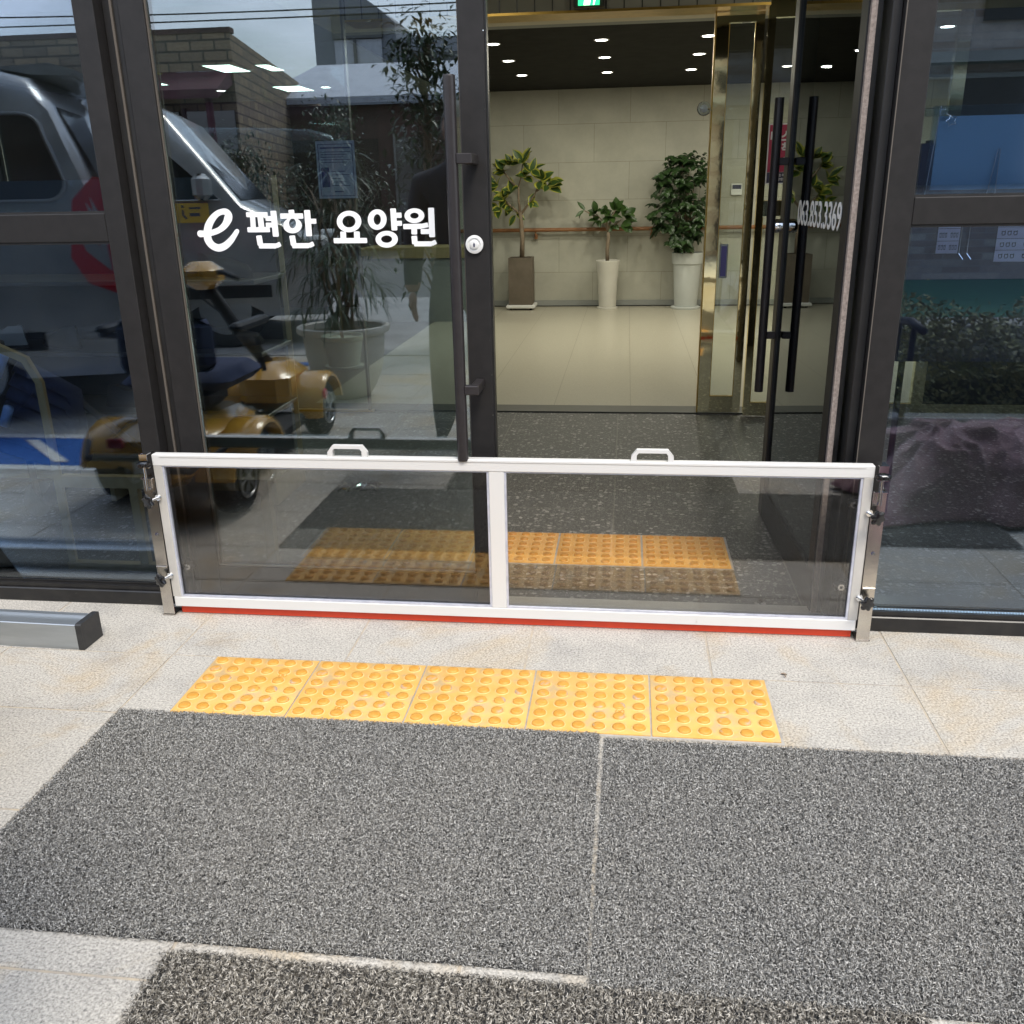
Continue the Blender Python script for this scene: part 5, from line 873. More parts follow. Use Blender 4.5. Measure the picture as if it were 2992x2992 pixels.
for x in (-2.9, -2.16, -1.44): q = MB(); q.box(x, x+.02, 3.452, 3.798, .003, .0985); q.box(x, x+.02, 3.79, 3.799, .12, 1.3); q.build('side_panel', 'wood_light', sr)
q = MB(); q.box(-2.87, -1.46, 3.802, 3.812, .003, 1.3); q.build('back_panel', 'dark_panel', sr)
def shoe(x, y, z, rz, label, mt):
    t = thing('shoe', label, 'shoe', (x, y, z), rz, 'shoes on the shoe rack')
    q = MB(); n = 14; v = []; f = []
    outl = [(.135*math.cos(a)+.0, (.045+.006*math.cos(a))*math.sin(a)) for a in [2*math.pi*k/n for k in range(n)]]
    for h, s_, sh in ((0, 1, 0), (.02, 1.0, 0), (.045, .92, -.004), (.062, .66, -.035), (.075, .42, -.06)):
        v += [(a*s_+sh, b_*(s_**.6), h+(.016 if (h > .05 and a < -.03) else 0)) for a, b_ in outl]
    for i in range(4):
        for k in range(n): e = (k+1) % n; f.append((i*n+k, i*n+e, (i+1)*n+e, (i+1)*n+k))
    f.append(tuple(range(n-1, -1, -1))); f.append(tuple(4*n+k for k in range(n))); q.add(v, f); q.build('upper', mt, t, smooth=True, autosmooth=50)
    q = MB(); q.prism([(a*1.03, b_*1.04) for a, b_ in outl], 'z', .0003, .012); q.build('sole', 'rubber', t)
for i, (x, y, z, rz, l, mt) in enumerate([(-1.62, 3.62, .6385, .5, 'black shoe alone on the third shelf, toe to the right', 'black_mat'), (-1.60, 3.60, .9185, -.3, 'black shoe at the right of the top shelf', 'black_mat'), (-1.85, 3.60, .9185, .3, 'navy shoe in the middle of the top shelf', 'blue_cloth'), (-2.35, 3.60, .6385, 2.6, 'black shoe on the third shelf behind the left window', 'black_mat'), (-2.62, 3.60, .6385, 2.9, 'pale shoe on the third shelf behind the left window', 'greywall'), (-2.05, 3.60, .3885, .2, 'dark shoe on the second shelf', 'black_mat'), (-2.45, 3.6, .3885, 1.9, 'navy shoe on the second shelf behind the stroller', 'blue_cloth')]): shoe(x, y, z, rz, l, mt)
# white potted palm inside, left
def palm(x, y, label, sc=1.0):
    t = thing('potted_palm', label, 'potted plant', (x, y, 0), 0)
    q = MB(); q.lathe([(.14, 0), (.145, .006), (.145, .02), (.12, .022)], (0, 0, 0), 32); q.build('saucer', 'pot_grey', t, smooth=True, autosmooth=40)
    q = MB(); q.lathe([(.115, .0225), (.125, .08), (.145, .20), (.158, .21), (.158, .24), (.14, .24), (.135, .22)], (0, 0, 0), 32); q.build('pot', 'pot_grey', t, smooth=True, autosmooth=40)
    q = MB()
    for k in range(5): q.tube([(0, 0, .21), (rd.uniform(-.03, .03), rd.uniform(-.03, .03), .6), (rd.uniform(-.08, .08), rd.uniform(-.08, .08), .8)], [.012, .010, .006], 7)
    q.build('trunk', 'bark', t, smooth=True)
    q = MB()
    for k in range(15):
        a = rd.uniform(0, 6.28); el = rd.uniform(.1, 1.2); L = rd.uniform(.25, .5)*sc; p0 = Vector((rd.uniform(-.06, .06), rd.uniform(-.06, .06), rd.uniform(.6, .85))); d = Vector((math.cos(a)*math.cos(el), math.sin(a)*math.cos(el), math.sin(el)))
        for s_ in range(10):
            tt = (s_+1)/10; c_ = p0+d*L*tt-Vector((0, 0, .35*L*tt*tt))
            for sg in (-1, 1): leaf_add(q, c_, d*.5+d.cross(Vector((0, 0, 1)))*sg*.7+Vector((0, 0, -.4)), .09, .012, (0, 0), .3, 3)
    q.build('leaves', 'leaf_dark', t, smooth=True); return t
palm(-2.08, 6.6, 'feathery palm in a pale pot behind the closed door', 1.0)
palm(-3.3, 6.9, 'second feathery palm further left behind the glass', 1.1)
ct = wthing('reception_counter', 'pale reception counter with a yellow green edge behind the closed door', 'counter', (-1.9, 9.2, 0))
q = MB(); q.box(-2.6, -1.55, 9.1, 9.6, .003, .62); q.build('front', 'greywall', ct)
q = MB(); q.box(-2.62, -1.53, 9.08, 9.62, .621, .72); q.build('top', 'wood_light', ct)
nt_ = wthing('notice', 'violet tinted printed notice taped inside the closed door glass', 'notice', (-.78, 2.5445, 1.21))
q = MB(); q.box(-.834, -.727, 2.5430, 2.5440, 1.211, 1.356); q.build('sheet', 'paper', nt_)
q = MB()
for a in ((-.828, -.733, 1.347, 1.3485), (-.828, -.733, 1.2170, 1.2185), (-.828, -.8265, 1.2187, 1.3468), (-.7345, -.733, 1.2187, 1.3468), (-.822, -.739, 1.337, 1.3405), (-.79, -.765, 1.227, 1.230)): q.box(a[0], a[1], 2.5420, 2.5428, a[2], a[3])
for k in range(10):
    if k < 5: q.box(-.822, -.739-.02*((k*7) % 3)/2, 2.5420, 2.5427, 1.328-k*.0065, 1.3295-k*.0065)
    else: q.box(-.795, -.745-.012*((k*5) % 3), 2.5420, 2.5427, 1.324-k*.0090, 1.3258-k*.0090)
q.box(-.823, -.801, 2.5420, 2.5427, 1.240, 1.290)
q.build('print', 'inkblue', nt_)
# a dead leaf on the slabs
q = MB(); leaf_add(q, (.430, 2.195, .004), (1, .25, .12), .022, .009, (0, 0), .5, 5); leaf_add(q, (.438, 2.190, .004), (.2, -1, .2), .009, .004, (0, 0), .4, 3); tag(q.build('dry_leaf', 'bark'), 'tiny brown dry leaf on the slabs right of the yellow row', 'leaf')
# ================================================================== the street behind the camera (seen mirrored in the glass)
def van(name, label, x_rear, y_side, L, Wd, H, front_sign, sill, silver='car_silver'):
    """x_rear: rear bumper x; front_sign: direction of travel along x; y_side: the flank towards the entrance"""
    t = wthing(name, label, 'van', (x_rear+front_sign*L/2, y_side-Wd/2, 0), 'parked vans')
    fx_ = lambda u: x_rear+front_sign*u
    prof = [(.02, .32), (0, .55), (.03, .80), (.06, sill-.05), (.16, sill+.25), (.30, H-.16), (.40, H-.05), (.62, H), (L*.35, H+.015), (L*.60, H-.01), (L*.70, H-.08), (L*.76, H-.22), (L*.865, sill-.02), (L*.955, sill-.22), (L-.06, .80), (L, .55), (L-.04, .30), (L-.5, .24), (.5, .24)]
    def yy(s, z): return y_side-Wd/2+s*(Wd/2)*(1-.13*max(0, (z-sill+.1)/(H-sill+.1))**1.4-.05*max(0, (.55-z)/.5))
    q = MB(); top = prof[1:16]; cxm = L/2
    # cross-section rings: up one flank, over the roof, down the other flank
    sec = [(1, .0, 0), (1, .2, 0), (1, .45, 0), (1, .68, 0), (1, .86, 0), (1, .955, .012), (.955, .99, .03), (.86, 1.0, .045), (0, 1.012, .05), (-.86, 1.0, .045), (-.955, .99, .03), (-1, .955, .012), (-1, .86, 0), (-1, .68, 0), (-1, .45, 0), (-1, .2, 0), (-1, .0, 0)]
    v = []; m_ = len(sec)
    for (u, z) in top:
        for (s, fr, ins_) in sec:
            zz = .26+(z-.26)*fr; bow = .05*abs(s)**3*(1 if u < .3 else (-1 if u > L-.4 else 0)); v.append((fx_(u+bow), yy(s, zz), zz))
    f = []
    for i in range(len(top)-1):
        for k in range(m_-1): f.append((i*m_+k, i*m_+k+1, (i+1)*m_+k+1, (i+1)*m_+k))
        f.append((i*m_, (i+1)*m_, (i+1)*m_+m_-1, i*m_+m_-1))
    f += [tuple(range(m_)), tuple((len(top)-1)*m_+k for k in range(m_-1, -1, -1))]
    q.add(v, f); q.build('body', silver, t, smooth=True, autosmooth=38)
    def side_window(pts, nm='side_window'):
        q = MB(); c = [sum(p[0] for p in pts)/len(pts), sum(p[1] for p in pts)/len(pts)]
        P = [(fx_(u), yy(1, z)+.010, z) for u, z in pts]; n = len(P); P2 = [(p[0], p[1]-.03, p[2]) for p in P]
        q.add(P+P2, [tuple(range(n)), tuple(range(2*n-1, n-1, -1))]+[(k, (k+1) % n, n+(k+1) % n, n+k) for k in range(n)]); w_ = q.build(nm, 'car_glass', t)
        q = MB(); q.tube([(p[0], p[1]+.002, p[2]) for p in P+P[:1]], .009, 6); q.build('window_trim', silver, w_)
    def rr(u0, u1, z0, z1, r=.07, sl=0):
        o = []
        for (cx2, cz2, a0) in ((u1-r, z1-r, 0), (u0+r+sl, z1-r, 90), (u0+r, z0+r, 180), (u1-r, z0+r, 270)):
            for k in range(5): a = R(a0+22.5*k); o.append((cx2+r*math.cos(a), cz2+r*math.sin(a)))
        return o
    side_window(rr(.26, 1.20, sill, H-.24, .10, .08)); side_window(rr(1.27, L*.50, sill, H-.24, .07)); side_window([(L*.52, sill), (L*.52, H-.24), (L*.67, H-.24), (L*.72, H-.33), (L*.835, sill)])
    # ends
    q = MB(); u0, z0, u1, z1 = .155, sill+.22, .30, H-.20
    q.add([(fx_(.055), yy(.86, sill), sill), (fx_(.055), yy(-.86, sill), sill), (fx_(.275), yy(-.86, H-.2), H-.20), (fx_(.275), yy(.86, H-.2), H-.20), (fx_(.12), yy(.86, sill), sill), (fx_(.12), yy(-.86, sill), sill), (fx_(.36), yy(-.86, H-.2), H-.2), (fx_(.36), yy(.86, H-.2), H-.2)], [(0, 1, 2, 3), (4, 7, 6, 5), (0, 4, 5, 1), (1, 5, 6, 2), (2, 6, 7, 3), (3, 7, 4, 0)]); q.build('rear_window', 'car_glass', t)
    q = MB(); a = (L*.862, sill); b_ = (L*.758, H-.24)
    q.add([(fx_(a[0]+.012), yy(.88, a[1]), a[1]), (fx_(a[0]+.012), yy(-.88, a[1]), a[1]), (fx_(b_[0]+.012), yy(-.86, b_[1]), b_[1]), (fx_(b_[0]+.012), yy(.86, b_[1]), b_[1]), (fx_(a[0]-.1), yy(.88, a[1]), a[1]), (fx_(a[0]-.1), yy(-.88, a[1]), a[1]), (fx_(b_[0]-.1), yy(-.86, b_[1]), b_[1]), (fx_(b_[0]-.1), yy(.86, b_[1]), b_[1])], [(0, 1, 2, 3), (4, 7, 6, 5), (0, 4, 5, 1), (1, 5, 6, 2), (2, 6, 7, 3), (3, 7, 4, 0)]); q.build('windscreen', 'car_glass', t)
    q = MB(); q.prism([(fx_(.60), H+.004), (fx_(.30), H+.030), (fx_(.17), H-.005), (fx_(.20), H-.035), (fx_(.40), H-.03)], 'y', y_side-Wd*.86, y_side-Wd*.14); q.build('spoiler', silver, t)
    for s in (1, -1):
        q = MB()
        pts = [(-.012, sill+.10), (.12, sill+.12), (.24, sill-.0), (.29, sill-.30), (.22, sill-.44), (.08, sill-.50), (-.014, sill-.48)]
        v = []
        for (u, z) in pts: v.append((fx_(u), yy(s, z)+s*.004, z))
        for (u, z) in pts: v.append((fx_(u*.9), yy(s*.80, z), z))
        n = len(pts); q.add(v, [tuple(range(n)), tuple(range(2*n-1, n-1, -1))]+[(k, (k+1) % n, n+(k+1) % n, n+k) for k in range(n)]); tl = q.build('tail_light', 'red_lens', t)
        q = MB(); q.bbox(min(fx_(L-.20), fx_(L-.02)), max(fx_(L-.20), fx_(L-.02)), min(yy(s*.62, .8), yy(s*.95, .8)), max(yy(s*.62, .8), yy(s*.95, .8)), .72, .90, .03); q.build('headlight', 'pot_grey', t)
        q = MB(); ym = yy(s, sill)+s*.12; q.bbox(min(fx_(L*.80), fx_(L*.80+.13)), max(fx_(L*.80), fx_(L*.80+.13)), ym-.10, ym+.10, sill+.0, sill+.20, .04); q.box(min(fx_(L*.80), fx_(L*.80+.05)), max(fx_(L*.80), fx_(L*.80+.05)), min(yy(s, sill), ym), max(yy(s, sill), ym), sill+.01, sill+.05); q.build('wing_mirror', silver, t, smooth=True, autosmooth=40)
        for u in (.95, L-.90):
            yc = yy(s, .35)-s*.10
            q = MB(); q.lathe([(.22, -.10), (.315, -.095), (.33, -.06), (.33, .06), (.315, .095), (.22, .10)], (fx_(u), yc, .331), 40, 'y'); wl = q.build('wheel', 'rubber', t, smooth=True, autosmooth=40)
            q = MB(); q.lathe([(.215, -.102), (.06, -.085), (.02, -.09)] if s > 0 else [(.02, .09), (.06, .085), (.215, .102)], (fx_(u), yc, .331), 30, 'y'); q.build('rim', 'silver', wl, smooth=True, autosmooth=40)
    q = MB(); q.bbox(min(fx_(-.05), fx_(.14)), max(fx_(-.05), fx_(.14)), y_side-Wd+.06, y_side-.06, .30, .55, .04); q.build('bumper', silver, t)
    q = MB(); q.box(min(fx_(1.25), fx_(1.262)), max(fx_(1.25), fx_(1.262)), yy(1, .8)+.001, yy(1, .8)+.004, .32, sill); q.box(min(fx_(L*.51), fx_(L*.513)), max(fx_(L*.51), fx_(L*.513)), yy(1, .8)+.001, yy(1, .8)+.004, .32, sill); q.build('door_gap', 'ink', t)
    for u in (1.45, L*.56): q = MB(); q.bbox(min(fx_(u), fx_(u+.16)), max(fx_(u), fx_(u+.16)), yy(1, 1.02)-.002, yy(1, 1.02)+.028, 1.0, 1.04, .008); q.build('door_handle', silver, t)
    q = MB(); q.box(min(fx_(.5), fx_(L-.5)), max(fx_(.5), fx_(L-.5)), yy(1, .5)-.02, yy(1, .5)+.014, .42, .52); q.build('side_trim', 'rubber', t)
    return t
van('silver_van', 'silver van with red tail light parked nearest the left windows', -2.78, .02, 4.9, 1.9, 1.90, -1, 1.22)
va = [o for o in C.objects if o.name == 'silver_van'][0]
va.location = (-2.78, .02, 0); va.rotation_euler = (0, 0, R(-19)); WB.pop(va.name)
for c_ in va.children: c_.matrix_parent_inverse = Matrix.Translation((2.78, -.02, 0))
vb = van('tall_van', 'taller silver van with a yellow sticker parked behind the first', -7.52, -2.6, 5.05, 1.9, 2.08, 1, 1.20)
q = MB(); q.box(-3.66, -3.40, -2.585, -2.560, 1.03, 1.18); sk_ = q.build('sticker', 'sticker', vb)
q = MB(); q.tube([(-3.60, -2.557, 1.13), (-3.60, -2.557, 1.09), (-3.575, -2.557, 1.06)], .008, 6); q.lathe([(.012, 0), (.011, .001)], (-3.60, -2.5595, 1.155), 16, 'y'); q.box(-3.55, -3.46, -2.5595, -2.556, 1.135, 1.15); q.box(-3.55, -3.47, -2.5595, -2.556, 1.08, 1.105); q.build('sticker_print', 'ink', sk_)

vb.location = (-2.47, -2.6, 0); vb.rotation_euler = (0, 0, R(-14)); WB.pop(vb.name)
for c_ in vb.children: c_.matrix_parent_inverse = Matrix.Translation((2.47, 2.6, 0))

# yellow mobility scooter
sc = wthing('mobility_scooter', 'yellow four wheeled mobility scooter parked before the silver van', 'mobility scooter', (-1.83, 1.1, 0))
def fender(x0, x1, yc, r, a0, a1):
    q = MB(); v = []; f = []; n = 14
    for k in range(n+1):
        a = R(a0+(a1-a0)*k/n)
        for x, rr_ in ((x0, r*.92), (x0+.02, r), (x1-.02, r), (x1, r*.92), (x1, r*.86), (x0, r*.86)): v.append((x, yc+rr_*math.cos(a), .15+rr_*math.sin(a)))
    for k in range(n):
        for j_ in range(6): e = (j_+1) % 6; f.append((k*6+j_, k*6+e, (k+1)*6+e, (k+1)*6+j_))
    f += [(0, 1, 2, 3, 4, 5), tuple(n*6+i for i in (5, 4, 3, 2, 1, 0))]; q.add(v, f); return q.build('fender', 'yellow_paint', sc, smooth=True, autosmooth=40)
for (x, yc) in ((-2.13, 1.60), (-1.56, 1.60), (-2.06, .55), (-1.62, .55)):
    q = MB(); q.lathe([(.07, -.055), (.125, -.053), (.145, -.035), (.148, 0), (.145, .035), (.125, .053), (.07, .055)], (x, yc, .149), 40, 'x'); wl = q.build('wheel', 'rubber', sc, smooth=True, autosmooth=40)
    q = MB()
    for k in range(5):
        a = 2*math.pi*k/5
        for da in (-.22, .22): q.tube([(x+.058, yc+.016*math.cos(a), .149+.016*math.sin(a)), (x+.058, yc+.078*math.cos(a+da), .149+.078*math.sin(a+da))], .0055, 6)
    q.tube([(x+.058, yc+.08*math.cos(2*math.pi*k/24), .149+.08*math.sin(2*math.pi*k/24)) for k in range(25)], .006, 6); q.lathe([(.022, .050), (.018, .064)], (x, yc, .149), 16, 'x'); q.build('rim', 'silver', wl)
fender(-2.21, -2.05, 1.60, .200, 10, 175); fender(-1.64, -1.48, 1.60, .200, 10, 175); fender(-2.14, -1.98, .55, .195, -5, 170); fender(-1.70, -1.54, .55, .195, -5, 170)
q = MB(); q.bbox(-2.05, -1.64, 1.30, 1.84, .16, .36, .05); q.bbox(-1.98, -1.70, .38, .78, .16, .40, .06); q.build('body_shell', 'yellow_paint', sc, smooth=True, autosmooth=40)
q = MB(); q.bbox(-2.06, -1.63, .70, 1.35, .10, .16, .015); q.build('footboard', 'rubber', sc)
q = MB(); q.bbox(-1.94, -1.74, 1.35, 1.60, .361, .46, .03); q.build('seat_post', 'black_mat', sc)
q = MB(); q.bbox(-2.07, -1.61, 1.22, 1.66, .461, .54, .04); se = q.build('seat', 'blue_cloth', sc, smooth=True, autosmooth=40)
q = MB(); q.bbox(-2.03, -1.65, 1.62, 1.69, .55, .76, .03); q.build('backrest', 'blue_cloth', sc, smooth=True, autosmooth=40)
q = MB(); q.tube([(-1.88, .55, .38), (-1.98, .70, .62), (-2.04, .84, .84)], [.035, .03, .028], 14); q.build('tiller', 'black_mat', sc, smooth=True)
q = MB(); q.bbox(-2.13, -1.95, .76, .94, .80, .93, .04); q.build('console', 'yellow_paint', sc, smooth=True, autosmooth=40)
q = MB(); q.tube([(-2.28, 1.0, .86), (-2.16, .88, .88), (-1.92, .88, .88), (-1.80, 1.0, .86)], .012, 10); q.build('handlebar', 'black_mat', sc, smooth=True)
q = MB(); q.lathe([(.03, 0), (.028, .008), (.02, .012)], (-1.54, .68, .25), 20, 'x'); q.build('reflector', 'red_lens', sc)
q = MB(); q.tube([(-2.14, 1.80, .30), (-2.10, 1.90, .26), (-1.59, 1.90, .26), (-1.55, 1.80, .30)], .013, 10); q.build('rear_bumper', 'black_mat', sc, smooth=True)
for x in (-2.00, -1.69): q = MB(); q.bbox(x-.035, x+.035, 1.8405, 1.855, .285, .325, .004); q.build('rear_lamp', 'red_lens', sc)
q = MB(); q.box(-1.94, -1.75, 1.8402, 1.8445, .18, .26); q.build('plate', 'white', sc)
for x in (-2.12, -1.57): q = MB(); q.tube([(x, 1.36, .50), (x, 1.40, .66), (x, 1.62, .70)], .012, 8); q.bbox(x-.028, x+.028, 1.30, 1.62, .70, .735, .01); q.build('armrest', 'black_mat', sc)
q = MB(); q.tube([(-2.05, .88, .86), (-2.09, .80, .76), (-1.98, .66, .60), (-1.92, .58, .42)], .005, 6); q.build('cable', 'rubber', sc)
sc.location.y -= .12
# clear wrap on the ground by the scooter
q = MB(); rs = random.Random(9); v = []; f = []
for i in range(9):
    for k in range(6): v.append((-1.12+i*.022+rs.uniform(-.008, .008), 3.62+k*.028+rs.uniform(-.01, .01), .006+rs.random()*.022))
for i in range(8):
    for k in range(5): f.append((i*6+k, i*6+k+1, (i+1)*6+k+1, (i+1)*6+k))
q.add([(a-.10, b_, c_) for a, b_, c_ in v], f); tag(q.build('plastic_wrap', 'acrylic'), 'crumpled clear plastic wrap on the dark floor behind the closed door', 'wrap')

# planter tub
tb = wthing('planter_tub', 'round pale planter tub with a drooping shrub', 'planter', (-1.76, -.56, 0))
q = MB(); q.lathe([(.14, .001), (.15, .015), (.185, .07), (.225, .16), (.247, .28), (.255, .40), (.285, .408), (.292, .425), (.288, .446), (.268, .450), (.252, .44), (.245, .40)], (-1.76, -.56, 0), 48); q.build('tub', 'pot_white', tb, smooth=True, autosmooth=40)
q = MB(); q.lathe([(.244, .405), (.001, .41)], (-1.76, -.56, 0), 30); q.build('soil', 'soil', tb)
q = MB(); rd2 = random.Random(11)
for k in range(10): q.tube([(-1.76+rd2.uniform(-.08, .08), -.56+rd2.uniform(-.08, .08), .40), (-1.76+rd2.uniform(-.14, .14), -.56+rd2.uniform(-.14, .14), .8), (-1.76+rd2.uniform(-.2, .2), -.56+rd2.uniform(-.2, .2), 1.25)], [.012, .008, .004], 6)
q.build('stem', 'bark', tb, smooth=True)
q = MB()
for k in range(120):
    z = rd2.uniform(.5, 1.45); a = rd2.uniform(0, 6.28); rr_ = rd2.uniform(.02, .34)*(1 if z < 1.1 else .6); p = (-1.76+rr_*math.cos(a), -.56+rr_*math.sin(a), z)
    for s_ in range(5): leaf_add(q, p, (math.cos(a+rd2.uniform(-1, 1)), math.sin(a+rd2.uniform(-1, 1)), rd2.uniform(-1.2, .3)), rd2.uniform(.10, .2), .012, (0, 0), .5, 3)
q.build('leaves', 'leaf_dark', tb, smooth=True)
# slender tree, one mesh of leaves + trunk
def tree(x, y, h, w, label, seed, n=1500, mt='leaf_dark'):
    r_ = random.Random(seed); t = wthing('garden_tree', label, 'tree', (x, y, 0), 'garden trees')
    q = MB(); q.tube([(x, y, 0), (x+.03, y, h*.3), (x-.02, y, h*.6), (x, y, h*.95)], [.05, .04, .03, .01], 10)
    cl = []
    for k in range(34):
        z = h*(.18+.8*r_.random()); a = r_.uniform(0, 6.28); L = w*(1.15-z/h)*r_.uniform(.5, 1.1)+.05; e = (x+L*math.cos(a), y+L*math.sin(a), z+L*.9)
        q.tube([(x, y, z-.05), ((x+e[0])/2, (y+e[1])/2, z+.1), e], [.014, .009, .004], 5); cl.append(e)
    q.build('trunk', 'bark', t, smooth=True)
    q = MB()
    for k in range(n):
        c_ = cl[r_.randrange(len(cl))]; p = Vector(c_)+Vector((r_.gauss(0, .09), r_.gauss(0, .09), r_.gauss(0, .12)))
        leaf_add(q, p, (r_.uniform(-1, 1), r_.uniform(-1, 1), r_.uniform(-.8, .6)), r_.uniform(.05, .10), r_.uniform(.025, .04), (0, 0), .3, 2)
    q.build('crown', mt, t, smooth=True)
tree(-1.52, -2.3, 2.35, .30, 'slender dark evergreen nearest the path', 3)
tree(-1.05, -2.7, 2.05, .38, 'lower dark evergreen beside the slender one', 4)
tree(-4.1, -8.2, 2.2, .8, 'round leafed tree in front of the brown shops', 5, 1600)
tree(-5.6, -8.6, 1.9, .7, 'small dark tree before the brown shops', 6, 1400)
# cloth covered heap
def heap():
    nx, ny = 220, 160; x0, x1, y0, y1 = .97, 2.35, .66, 1.66
    gx, gy = np.meshgrid(np.linspace(0, 1, nx), np.linspace(0, 1, ny)); 
    def bump(cx, cy, sx, sy, h): return h*np.exp(-(((gx-cx)/sx)**2+((gy-cy)/sy)**2))
    H = .25*np.tanh(1.5*(bump(.34, .45, .26, .36, 1)+bump(.14, .40, .12, .22, .35)+bump(.66, .50, .26, .34, .9)+bump(.90, .45, .16, .3, .5)))+.05*bump(.30, .3, .1, .2, 1)
    rs = np.random.default_rng(5)
    F = np.zeros_like(H)
    for k in range(110):
        a = rs.uniform(-1.2, 1.2); cx, cy = rs.uniform(.05, .95), rs.uniform(.0, .6); u = (gx-cx)*np.cos(a)*1.3+(gy-cy)*np.sin(a); v = -(gx-cx)*np.sin(a)*1.3+(gy-cy)*np.cos(a)
        F += rs.uniform(.008, .030)*np.exp(-np.abs(u/rs.uniform(.010, .035))**1.1-(v/rs.uniform(.06, .28))**2)*rs.choice([1, 1, -1])
    edge = np.minimum.reduce([gx, 1-gx, gy*1.3, (1-gy)*1.3]); m_ = np.clip(edge*7, 0, 1)**.6
    ang = np.arctan2(gy-.5, gx-.5); rad = .5*(1+.07*np.sin(ang*7)+.05*np.sin(ang*13+1)+.02*np.sin(ang*29))
    Z = (H+F)*m_+.004; sx = .5+(gx-.5)*(rad*2); sy = .5+(gy-.5)*(rad*2)
    V = np.stack([x0+sx*(x1-x0), y0+(1-sy)*(y1-y0), np.clip(Z, .001, None)+.0165], -1).reshape(-1, 3)
    i = np.arange(nx-1)[None, :]+nx*np.arange(ny-1)[:, None]; Q = np.stack([i, i+1, i+nx+1, i+nx], -1).reshape(-1, 4)
    o = npmesh('cloth_cover', V, Q, 'cloth', smooth=True); return o
tag(heap(), 'crumpled mauve cloth draped over a heap by the right end of the mats', 'cloth cover')
wk = wthing('walking_frame', 'black walking frame with looped cable behind the mauve cloth', 'walking frame', (1.1, .55, 0))
for k, (x, y) in enumerate(((.95, .72), (1.30, .62), (.95, .38), (1.30, .38))):
    q = MB(); q.tube([(x, y, .06), (x+.01, y, .35), (x+.02, y-.02, .60)], .014, 10); lg = q.build('leg', 'black_mat', wk)
    q = MB(); q.lathe([(.02, -.012), (.05, -.011), (.055, 0), (.05, .011), (.02, .012)], (x, y, .058), 24, 'x'); q.build('wheel', 'rubber', lg, smooth=True)
for x in (.97, 1.32): q = MB(); q.tube([(x, .74, .60), (x, .55, .62), (x, .36, .60)], .018, 10); q.build('grip', 'black_mat', wk, smooth=True)
q = MB(); q.tube([(1.0, .80, .38), (1.05, .86, .50), (1.10, .86, .42), (1.08, .85, .30), (1.02, .8, .26)], .004, 8); q.build('cable', 'black_mat', wk)

# hedge and its kerb
hg = wthing('clipped_hedge', 'low clipped green hedge in a pale kerbed bed', 'hedge', (3.3, -.8, 0))
nh = 34000; rs = np.random.default_rng(8)
px = rs.uniform(1.42, 5.4, nh); py = rs.uniform(-1.35, .15, nh); py = np.where(rs.random(nh) < .40, .15-rs.random(nh)*.12, py); top = .46+.08*np.sin(px*5.1)+.06*np.sin(px*11+py*7); pz = .05+(top)*np.clip(rs.random(nh)**.8, .04, 1)+np.where(rs.random(nh) < .05, rs.uniform(0, .10, nh), 0)
cn = np.stack([px, py, pz], 1); dd = rs.normal(size=(nh, 3)); dd[:, 2] += .5; dd /= np.linalg.norm(dd, axis=1)[:, None]; ss = np.cross(dd, rs.normal(size=(nh, 3))); ss /= np.linalg.norm(ss, axis=1)[:, None]
L_ = rs.uniform(.022, .046, nh)[:, None]; V = np.stack([cn, cn+dd*L_*.5+ss*L_*.22, cn+dd*L_, cn+dd*L_*.5-ss*L_*.22], 1).reshape(-1, 3)
npmesh('leaves', V, np.arange(nh*4).reshape(-1, 4), 'hedge', hg)
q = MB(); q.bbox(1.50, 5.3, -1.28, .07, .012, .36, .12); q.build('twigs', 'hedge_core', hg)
q = MB(); q.bbox(1.26, 5.5, .165, .29, .0006, .10, .01); q.bbox(1.26, 1.40, -1.5, .164, .0006, .10, .01); q.build('kerb', 'concrete', hg)
